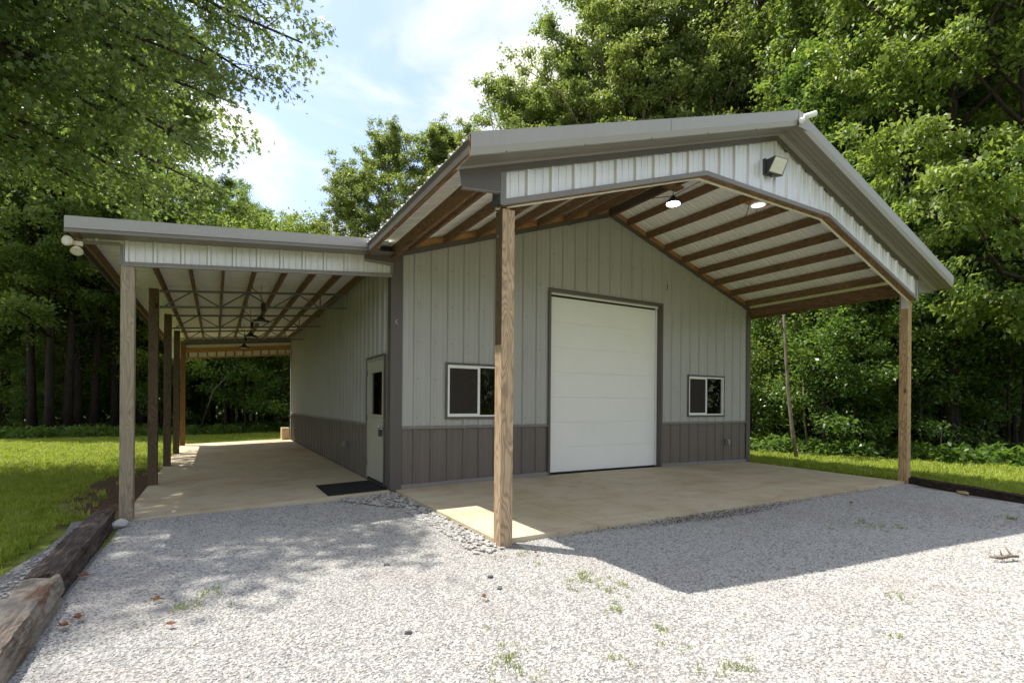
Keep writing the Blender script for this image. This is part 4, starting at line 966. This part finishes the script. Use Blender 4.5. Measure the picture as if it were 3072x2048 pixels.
def tree_proto(name, seed, H, cb, Rad, tr, nlimb, nleaf, Lm, wr, shape, leafm, bark, prof='round', sig=.36, droop=.3, lean=0., elev0=10, elev1=65, subs=7, spray=False, targets=(), sparse=0):
    rg = np.random.default_rng(seed); mb = MB()
    nseg = 12; ph = rg.uniform(0, 6.28, 4)
    def trunk(t): return np.array([lean * t * t * H + .018 * H * t * math.sin(3 * t + ph[0]), .018 * H * t * math.sin(3.7 * t + ph[1]), H * .96 * t])
    ts = np.linspace(0, 1, nseg + 1)
    mb.tube([trunk(t) for t in ts], [tr * (1.25 if t == 0 else 1) * (1 - .88 * t) + .01 for t in ts], 9)
    clumps = []; outs = []
    def limb(base, az, el, ln_, r0, ns=subs, tgt=None):
        pts = []; d = np.array([math.cos(az) * math.cos(el), math.sin(az) * math.cos(el), math.sin(el)]); p = base.copy(); pts.append(p.copy()); seg = ln_ / 6
        if tgt is not None:
            for i in range(1, 7):
                f = i / 6; q = base + (tgt - base) * f + np.array([0, 0, 1]) * ln_ * .10 * math.sin(PI * f) + rg.normal(0, .04, 3) * ln_ * .3; pts.append(q)
        else:
            for i in range(6):
                d = nrm(d + rg.normal(0, .13, 3) + np.array([0, 0, .05 if el < .9 else -.02])); p = p + d * seg; pts.append(p.copy())
        mb.tube(pts, [r0 * (1 - .85 * i / 6) + .006 for i in range(7)], 6, False)
        P_ = np.array(pts)
        for j_ in range(ns):
            s = .25 + .75 * (j_ + rg.uniform(0, 1)) / ns; f = s * 6; i = min(5, int(f)); q = P_[i] + (P_[i + 1] - P_[i]) * (f - i); dl = nrm(P_[i + 1] - P_[i])
            sd_ = nrm(np.cross(dl, [0, 0, 1]) * (1 if j_ % 2 else -1) + dl * .7 + rg.normal(0, .3, 3) + np.array([0, 0, .15])); l2 = min(ln_, 5.5) * rg.uniform(.22, .42) * (1.15 - .5 * s)
            e1 = q + sd_ * l2 * .5 + rg.normal(0, .05, 3); e2 = q + sd_ * l2 + np.array([0, 0, -.08 * l2]); mb.tube([q, e1, e2], [max(.006, r0 * .28 * (1 - .5 * s)), .008, .004], 4, False)
            for f2 in (.45, .8, 1.0):
                c = q + (e2 - q) * f2; clumps.append(c + rg.normal(0, .08, 3)); outs.append(sd_)
        clumps.append(P_[6]); outs.append(nrm(P_[6] - P_[5])); clumps.append(P_[5]); outs.append(nrm(P_[6] - P_[5]))
    for i in range(nlimb):
        t = cb / H + (1 - cb / H) * ((i + rg.uniform(0, .8)) / nlimb) ** .95; t = min(t, .985); tt = (t - cb / H) / (1 - cb / H)
        if prof == 'round': k = math.sqrt(max(.05, 1 - (abs(tt - .38) / .68) ** 2))
        elif prof == 'cone': k = 1.05 - .85 * tt
        elif prof == 'umbrella': k = .5 + .6 * tt if tt < .7 else .92 - (tt - .7) * 1.6
        else: k = .75 + .25 * math.sin(PI * tt)
        az = i * 2.399 + rg.uniform(-.5, .5); el = R_(elev0 + (elev1 - elev0) * tt + rg.uniform(-9, 9)); ln_ = Rad * k * rg.uniform(.72, 1.12) / max(.45, math.cos(el)) ** .6
        if rg.random() < sparse: continue
        limb(trunk(t), az, el, ln_, tr * .42 * (1 - .6 * tt))
    for (hh_, tx, ty, tz) in targets:
        b0 = trunk(hh_ / (H * .96)); tg = np.array([tx, ty, tz]); limb(b0, 0, 0, float(np.linalg.norm(tg - b0)), tr * .34, ns=30, tgt=tg)
    Cc = np.array(clumps); Oo = np.array(outs); nC = len(Cc)
    wts = rg.uniform(.12, 1.4, nC) ** 1.5; wts /= wts.sum()
    if spray:      # compound leaves: fronds of paired leaflets
        nfr = nleaf // 11; ix = rg.choice(nC, nfr, p=wts); base = Cc[ix] + rg.normal(0, 1, (nfr, 3)) * np.array([sig, sig, sig * .6]); rd = nrm(Oo[ix] * .6 + rg.normal(0, .55, (nfr, 3)) + np.array([0, 0, -.15])); rdl = Lm * 3.6
        allv = []
        sid = nrm(np.cross(rd, nrm(np.array([0, 0, 1.]) + rg.normal(0, .25, (nfr, 3)))))
        for k in range(11):
            f = .25 + .75 * (k // 2) / 5; sg = (1 if k % 2 else -1) if k < 10 else 0; pb_ = base + rd * rdl * f + np.array([0, 0, -1]) * rdl * .22 * f * f
            d = nrm(rd * (.45 if sg else 1) + sid * sg + np.array([0, 0, -.28])); nn_ = nrm(np.cross(d, np.cross(np.array([0, 0, 1.]), d) + 1e-4) + rg.normal(0, .18, (nfr, 3))); s = nrm(np.cross(d, nn_)); ln_ = Lm * rg.uniform(.8, 1.1, (nfr, 1))
            vs_ = np.empty((nfr, 4, 3))
            for q_, (a, b) in enumerate(SIMPLE): vs_[:, q_] = pb_ + d * ln_ * a + s * ln_ * wr * b - nn_ * ln_ * .15 * a * a
            allv.append(vs_.reshape(-1, 3))
        cv_ = np.concatenate(allv); crown = quads_mesh(name + '_crown', cv_, 4, leafm)
    else:
        ix = rg.choice(nC, nleaf, p=wts); P_ = Cc[ix] + rg.normal(0, 1, (nleaf, 3)) * np.array([sig, sig, sig * .62])
        cv_ = leaves(rg, P_, Oo[ix], Lm, wr, shape, droop); crown = quads_mesh(name + '_crown', cv_, len(shape), leafm)
    me = bpy.data.meshes.new(name + '_trunk'); me.from_pydata(mb.v, [], mb.f); me.update(); me.polygons.foreach_set('use_smooth', [True] * len(me.polygons)); me.materials.append(bark)
    return me, crown
def place(proto, name, x, y, rz, s, label, cat='tree', group=None, z=None):
    o = empty(name, (x, y, (zt(x, y) if z is None else z) - .05)); o.rotation_euler = (0, 0, rz); o.scale = (s, s, s) if not isinstance(s, tuple) else s; tag(o, label, cat, group)
    link('trunk', proto[0], None, o); link('crown', proto[1], None, o); return o
def G(u, Z):
    d = fwd + Rv * ((u - 1536) / 1535); q = CAM + d * Z; return q.x, q.y

P_FOR = [tree_proto('forest_a', 101, 20, 4.2, 4.6, .18, 40, 46000, .15, .64, SIMPLE, LF_MID, BARK, 'round', .20),
         tree_proto('forest_b', 102, 22, 6.0, 4.2, .19, 40, 46000, .15, .66, SIMPLE, LF_MID, BARK, 'round', .20, elev0=0, elev1=60),
         tree_proto('forest_c', 103, 17, 3.0, 3.8, .16, 38, 30000, .16, .6, SIMPLE, LF_UND, BARK, 'cone', .26)]
P_GUM = [tree_proto('gum_a', 111, 19.5, 4, 3.9, .20, 62, 78000, .145, .62, SIMPLE, LF_GUM, BARKL, 'round', .16, elev0=20, elev1=74, droop=.5),
         tree_proto('gum_b', 112, 21, 5, 3.4, .19, 60, 70000, .145, .62, SIMPLE, LF_GUM, BARKL, 'cone', .16, elev0=25, elev1=76, droop=.5)]
P_HIC = [tree_proto('hickory', 121, 17, 3.2, 4.6, .20, 40, 58000, .165, .50, SIMPLE, LF_HIC, BARK, 'round', .17, elev0=-5, elev1=60, droop=.75)]
P_UND = [tree_proto('sapling_a', 131, 5.5, 1.0, 2.1, .05, 18, 7000, .13, .62, SIMPLE, LF_UND, BARK, 'flat', .20, elev0=5, elev1=40, subs=5),
         tree_proto('sapling_b', 132, 3.2, .5, 1.4, .03, 14, 4200, .11, .6, SIMPLE, LF_UND, BARK, 'flat', .18, elev0=10, elev1=50, subs=4),
         tree_proto('sapling_c', 133, 8, 2.0, 2.6, .075, 22, 11000, .14, .6, SIMPLE, LF_MID, BARK, 'flat', .25, elev0=5, elev1=50, subs=6),
         tree_proto('sapling_d', 134, 6.5, 1.2, 2.3, .05, 20, 8000, .14, .62, SIMPLE, LF_HIC, BARK, 'flat', .22, elev0=5, elev1=45, subs=5),  # brighter leaf colour here and on sapling_e paints in sunlit understory
         tree_proto('sapling_e', 135, 9.5, 2.5, 2.8, .07, 24, 12000, .15, .6, SIMPLE, LF_HIC, BARK, 'round', .25, elev0=5, elev1=55, subs=6)]
# the big oak that reaches over from the left
ox, oy = -12.0, 6.0
def tg(h, u, v, Z):
    d = fwd + Rv * ((u - 1536) / 1535) - Uv * ((v - 1210.1) / 1535); q = CAM + d * Z; return (h, q.x - ox, q.y - oy, q.z + .1)
OT = [tg(11.5, 905, 175, 14), tg(11, 790, 240, 13.5), tg(10, 700, 330, 14), tg(9, 640, 440, 15), tg(8, 610, 550, 16), tg(13, 830, 60, 14.5), tg(12.5, 760, -60, 15), tg(8.5, 560, 420, 12.5), tg(7.5, 430, 540, 13), tg(10, 620, 200, 12), tg(11, 480, 80, 12), tg(7.5, 260, 560, 12.5), tg(9, 330, 330, 11.5), tg(8, 120, 450, 11.5), tg(11, 200, 120, 11.5), tg(9, 60, 250, 11), tg(13, 650, 0, 13), tg(7, 540, 620, 17), tg(12, 700, 110, 14)] + [(h_, a - ox, b - oy, c) for h_, a, b, c in ((11, -5.6, 2.4, 12), (12, -4.8, 1.9, 12.5), (12, -6.3, 3.0, 12.6), (13, -5.0, 3.2, 13.2))]
P_OAK = tree_proto('oak', 141, 19, 6.5, 5.4, .34, 24, 58000, .165, .85, OAKL, LF_OAK, BARK, 'round', .22, elev0=0, elev1=60, subs=9, targets=OT)
place(P_OAK, 'oak_tree', ox, oy, 0, 1, 'large oak with lobed leaves overhanging the lawn at upper left, branch tips against the sky')

rg = random.Random(77)
# trunks at the far side of the left lawn, one by one
LTR = [(97, 25.4, 1, 'slim dark trunk first from the left at the lawn edge'), (149, 25, 0, 'broad black trunk standing second from the left behind the lawn'), (201, 25.6, 1, 'dark trunk third from the left behind the lawn'), (233, 27, 0, 'dark trunk set back close beside the third one'), (281, 27.4, 1, 'leaning dark trunk left of the first carport post'), (345, 28, 0, 'dark trunk just left of the weathered carport post'), (425, 29, 1, 'dark trunk framed between the first two carport posts'), (-40, 26, 0, 'dark trunk cut by the left picture edge'), (20, 28, 1, 'pale dark trunk near the left picture edge among saplings')]
for u, Z, k, lab in LTR:
    x, y = G(u, Z); place(P_FOR[k], 'forest_tree', x, y, rg.uniform(0, 6), rg.uniform(.92, 1.1), lab, 'tree', 'trees behind the left lawn')
# deeper woods behind the left lawn and the carport opening
n = 0
for u, Z in [(u + rg.uniform(-40, 40), Z + rg.uniform(-2, 2)) for Z in (36, 46) for u in range(-300, 1150, int(3900 / Z) + 90)]:
    x, y = G(u, Z); place(P_FOR[rg.choice((0, 1, 2))], 'forest_tree', x, y, rg.uniform(0, 6), rg.uniform(.62, .76) if 480 < u < 1500 else rg.uniform(.9, 1.15), 'one of the crowded forest trees deep in the shade behind the carport', 'tree', 'deep woods behind the carport')
# skyline trees behind the roofs
SK = [(1060, 34, 16.6 / 21, 0, 'slim green sweetgum in the dip of the skyline, highest left of the group'), (1175, 33, 17.6 / 19.5, 0, 'rounded sweetgum on the skyline left of the tall peak'), (1300, 32, 19.0 / 21, 1, 'pointed sweetgum whose top meets the left eave tip'), (955, 36, 14.6 / 21, 1, 'small slender tree standing apart just above the carport roof'), (1370, 33, 17.6 / 19.5, 0, 'sweetgum half hidden behind the left roof edge'), (800, 44, 16.8 / 20, 0, 'low rounded far tree in the middle of the skyline gap'), (880, 46, 16.0 / 20, 0, 'low far tree right of the middle of the skyline gap'), (640, 42, 18 / 20, 0, 'far tree where the oak meets the carport roof'), (720, 43, 16.5 / 20, 0, 'low far tree left in the skyline gap')]
for u, Z, s, k, lab in SK:
    x, y = G(u, Z); place(P_GUM[k] if Z < 40 else P_FOR[0], 'skyline_tree', x, y, rg.uniform(0, 6), s, lab, 'tree', 'trees on the skyline behind the roofs')
RK = [(1535, 28, 17.6 / 19.5, 0, 'leftmost sunlit sweetgum rising right of the left eave tip'), (1625, 28.5, 19.2 / 21, 1, 'tall pointed sweetgum second above the porch roof'), (1705, 27, 20.6 / 21, 1, 'tall sweetgum third above the porch roof, touching the open sky'), (1800, 26, 22.6 / 21, 0, 'sunlit sweetgum above the middle of the porch fascia'), (1880, 25, 24 / 21, 1, 'yellow-green sweetgum above the fascia seam'), (2010, 26, 25 / 21, 0, 'dense sweetgum left of the flood light'), (2130, 24, 24 / 21, 1, 'dark sweetgum straight above the flood light'), (2260, 25, 25 / 21, 0, 'dark sweetgum behind the roof peak'), (2380, 23, 24 / 21, 1, 'sweetgum right behind the white camera')]
for u, Z, s, k, lab in RK:
    x, y = G(u, Z); place(P_GUM[k], 'sweetgum_tree', x, y, rg.uniform(0, 6), s, lab, 'tree', 'sweetgums behind the porch roof')
for u, Z, k, s, lab in [(2480, 21, 0, 1.05, 'forest tree with a straight trunk right of the roof peak'), (2560, 18.5, 1, 1.0, 'tall dark trunk above the right roof slope'), (2650, 22, 0, 1.1, 'dark forest tree behind the right porch eave'), (2760, 20, 1, 1.05, 'dark forest tree above the right eave tip'), (2900, 21, 0, 1.1, 'thick trunk tree deep behind the right lawn strip'), (3020, 19, 1, 1.0, 'dark forest tree by the right picture edge'), (3180, 18, 0, 1.0, 'forest tree cut by the right picture edge'), (2330, 24, 2, 1.0, 'small forest tree in line with the right wall corner'), (2440, 17.5, 2, .8, 'thin forest tree right of the wall corner'), (2600, 16.0, 2, .72, 'conical young tree left of the right porch post'), (2830, 16.5, 2, .8, 'conical young tree right of the right porch post')]:
    x, y = G(u, Z); place(P_FOR[k], 'forest_tree', x, y, rg.uniform(0, 6), s, lab, 'tree', 'trees behind the right lawn strip')
for u, Z, s, lab in [(2860, 15.0, 1.0, 'bright hickory with drooping compound leaves at upper right'), (3090, 13.5, .95, 'bright hickory cut by the right picture edge'), (2690, 18.0, 1.05, 'sunlit hickory behind the right roof slope')]:
    x, y = G(u, Z); place(P_HIC[0], 'hickory_tree', x, y, rg.uniform(0, 6), s, lab, 'tree', 'hickories at the right edge')
for Z in (27, 33, 41):
    for u in range(1900, 3500, int(4200 / Z) + 50):
        x, y = G(u + rg.uniform(-40, 40), Z + rg.uniform(-2, 2))
        if x < 12 and y < BACK + 3: continue
        place(P_FOR[rg.choice((0, 1, 2))], 'forest_tree', x, y, rg.uniform(0, 6), rg.uniform(.95, 1.2), 'one of the crowded forest trees deep in the woods behind the workshop', 'tree', 'deep woods behind the workshop')
# saplings and brush along both wood edges
SAPL = 'leafy sapling in the brush along the shaded wood edge'
for k in range(70):
    u = rg.uniform(-150, 950); Z = rg.uniform(25.5, 42); x, y = G(u, Z); place(P_UND[rg.choice((0, 1, 2, 2) if k % 2 else (3, 4))], 'sapling', x, y, rg.uniform(0, 6), rg.uniform(.8, 1.3), SAPL, 'sapling', 'saplings at the left wood edge')
for k in range(36):
    u = rg.uniform(2250, 3200); Z = rg.uniform(15.2, 24) + max(0, (2500 - u) / 250); x, y = G(u, Z)
    if in_woods(x, y) < .9: continue
    place(P_UND[rg.choice((0, 0, 1, 2))], 'sapling', x, y, rg.uniform(0, 6), rg.uniform(.7, 1.2), 'leafy sapling in the brush along the right wood edge', 'sapling', 'saplings at the right wood edge')
for u, Z, k, s, lab in ((2470, 14.5, 1, 1.0, 'pale bush with a dying grey branch beside the leaning trunk'), (2560, 15.0, 0, .62, 'bright layered sapling left of the right porch post'), (3030, 14.5, 0, .8, 'pale green sapling at the right picture edge'), (2760, 14.6, 1, .9, 'low sapling right of the right porch post')):
    x, y = G(u, Z); place(P_UND[k], 'sapling', x, y, rg.uniform(0, 6), s, lab, 'sapling', 'saplings at the right wood edge')
# the leaning slender trunk and the dead snags
def snag(name, pts, r, lab, mat=BARKL, br=()):
    e = empty(name, pts[0]); tag(e, lab, 'tree'); o0 = Vector(pts[0])
    n = len(pts); MB().tube([Vector(p) - o0 for p in pts], [r * (1 - .6 * i / (n - 1)) for i in range(n)], 8).build('trunk', mat, e, True)
    for b in br: MB().tube([Vector(p) - o0 for p in b], [r * .4, r * .28, r * .12][:len(b)], 6).build('branch', mat, e, True)
x, y = G(2392, 13.6)
q = lambda u, v, Z: tuple(CAM + (fwd + Rv * ((u - 1536) / 1535) - Uv * ((v - 1210.1) / 1535)) * Z)
snag('slender_tree', [q(2392, 1385, 13.6), q(2378, 1300, 13.6), q(2365, 1180, 13.7), q(2358, 1080, 13.8), q(2352, 960, 13.8), q(2345, 800, 14), q(2352, 600, 14)], .055, 'slender pale leaning tree left of the pale bush', BARKL, [[q(2352, 990, 13.8), q(2320, 945, 13.7), q(2300, 900, 13.6)]])
snag('dead_sapling', [q(2820, 1380, 14.2), q(2822, 1330, 14.2), q(2825, 1290, 14.2)], .03, 'bare grey stub with a curved side branch right of the right porch post', BARKL, [[q(2822, 1340, 14.2), q(2850, 1345, 14.1), q(2885, 1370, 14)], [q(2822, 1338, 14.2), q(2812, 1350, 14.2), q(2808, 1375, 14.2)]])
snag('leaning_pole', [q(2985, 1385, 14), q(2965, 1345, 14), q(2950, 1315, 14)], .03, 'short grey pole leaning at the right wood edge', BARKL)
snag('leaning_pole', [q(3048, 1370, 14), q(3058, 1340, 14), q(3066, 1300, 14)], .035, 'thicker grey pole leaning by the right picture edge', BARKL)
snag('thin_trunk', [q(2425, 1375, 15), q(2420, 1320, 15), q(2412, 1250, 15.1), q(2408, 1120, 15.2)], .035, 'thin grey trunk just right of the leaning trunk', BARKL)
snag('dead_branch_tree', [q(600, 1290, 25), q(640, 1170, 25), q(690, 1120, 25), q(735, 1085, 25)], .05, 'pale bare branch arching over the brush seen through the carport', BARKL, [[q(680, 1125, 25), q(710, 1105, 25), q(720, 1080, 25)]])
# brush floor: ferns and weeds as stuff
def fern(seed, n, h, sp, Lf):
    out = []
    for i in range(n):
        r2 = np.random.default_rng(seed + i); m_ = 60; a = r2.uniform(0, 6.28, m_); r = np.abs(r2.normal(0, sp, m_)); P_ = np.stack([r * np.cos(a), r * np.sin(a), h * r2.uniform(.15, 1, m_) * np.exp(-(r / (sp * 2.4)) ** 2)], 1); o_ = nrm(np.stack([np.cos(a), np.sin(a), np.full(m_, .3)], 1))
        out.append(quads_mesh('fern', leaves(r2, P_, o_, Lf, .5, SIMPLE, .1, 1.0), 4, LF_UND))
    return out
fernc = srccol('ferns', fern(5, 4, .42, .16, .13), LF_UND)
v = []; f = []; d = []
for j in range(-16, 70):
    for i in range(-60, 60):
        x0, y0 = i * .5, j * .5; cx_, cy_ = x0 + .25, y0 + .25; w_ = in_woods(cx_, cy_)
        vx = Vector((cx_, cy_, 0)) - Vector((CAM.x, CAM.y, 0)); Z = vx.dot(fwd); X = vx.dot(rt)
        if w_ < .3 or Z < 3 or abs(X) > Z + 1 or Z > 34: continue
        if cx_ < 9.5 and cy_ < BACK + 1 and cx_ > -4: continue
        near = (cy_ < 21.5 and cx_ < 9) or in_woods(cx_ - 2.0, cy_) < .9
        b = len(v); z = zt(cx_, cy_) ; v += [(x0, y0, z), (x0 + .5, y0, z), (x0 + .5, y0 + .5, z), (x0, y0 + .5, z)]; f.append((b, b + 1, b + 2, b + 3)); d.append(9 * rg.uniform(.3, 1.4) if near else 2.0)
scatter('forest_undergrowth', v, f, d, fernc, .7, 1.35, 31, .15)
# far woods that close the view between the trunks
r3 = np.random.default_rng(9); n = 80000
ang = r3.uniform(R_(-35), R_(85), n); rad = r3.uniform(50, 66, n); hz = np.where(r3.random(n) < .35, 4.5 * r3.random(n), 13 * r3.beta(1.3, 1.5, n)) * (1 + .15 * np.sin(ang * 31) + .1 * np.sin(ang * 57))
P_ = np.stack([CAM.x + rad * np.sin(ang), CAM.y + rad * np.cos(ang), hz - .2], 1)
fw = link('far_woods', quads_mesh('far_woods', leaves(r3, P_, r3.normal(0, 1, (n, 3)), .62, .7, SIMPLE, .1, .7), 4, LF_MID), None); tag(fw, 'solid mass of far forest closing the view between the trunks', 'woods', kind='stuff')

n = 42000; a0 = R_(95); ang = r3.uniform(a0, R_(322), n); base = 44 + 8 * r3.random(n); hz = 7 * r3.beta(1.4, 1.3, n)  # unseen woods out of frame, added to block sky light
left = ang > R_(235); base = np.where(left, 15 + 7 * r3.random(n), base); hz = np.where(left, hz * 2.6, hz)
P_ = np.stack([CAM.x + base * np.sin(ang), CAM.y + 4 * left + base * np.cos(ang), hz - .2], 1)
sw = link('sky_screen_woods', quads_mesh('sky_screen_woods', leaves(r3, P_, r3.normal(0, 1, (n, 3)), .55, .7, SIMPLE, .1, .7), 4, LF_MID), None); tag(sw, 'unseen woods added round the clearing to hold back sky light', 'woods', kind='stuff')
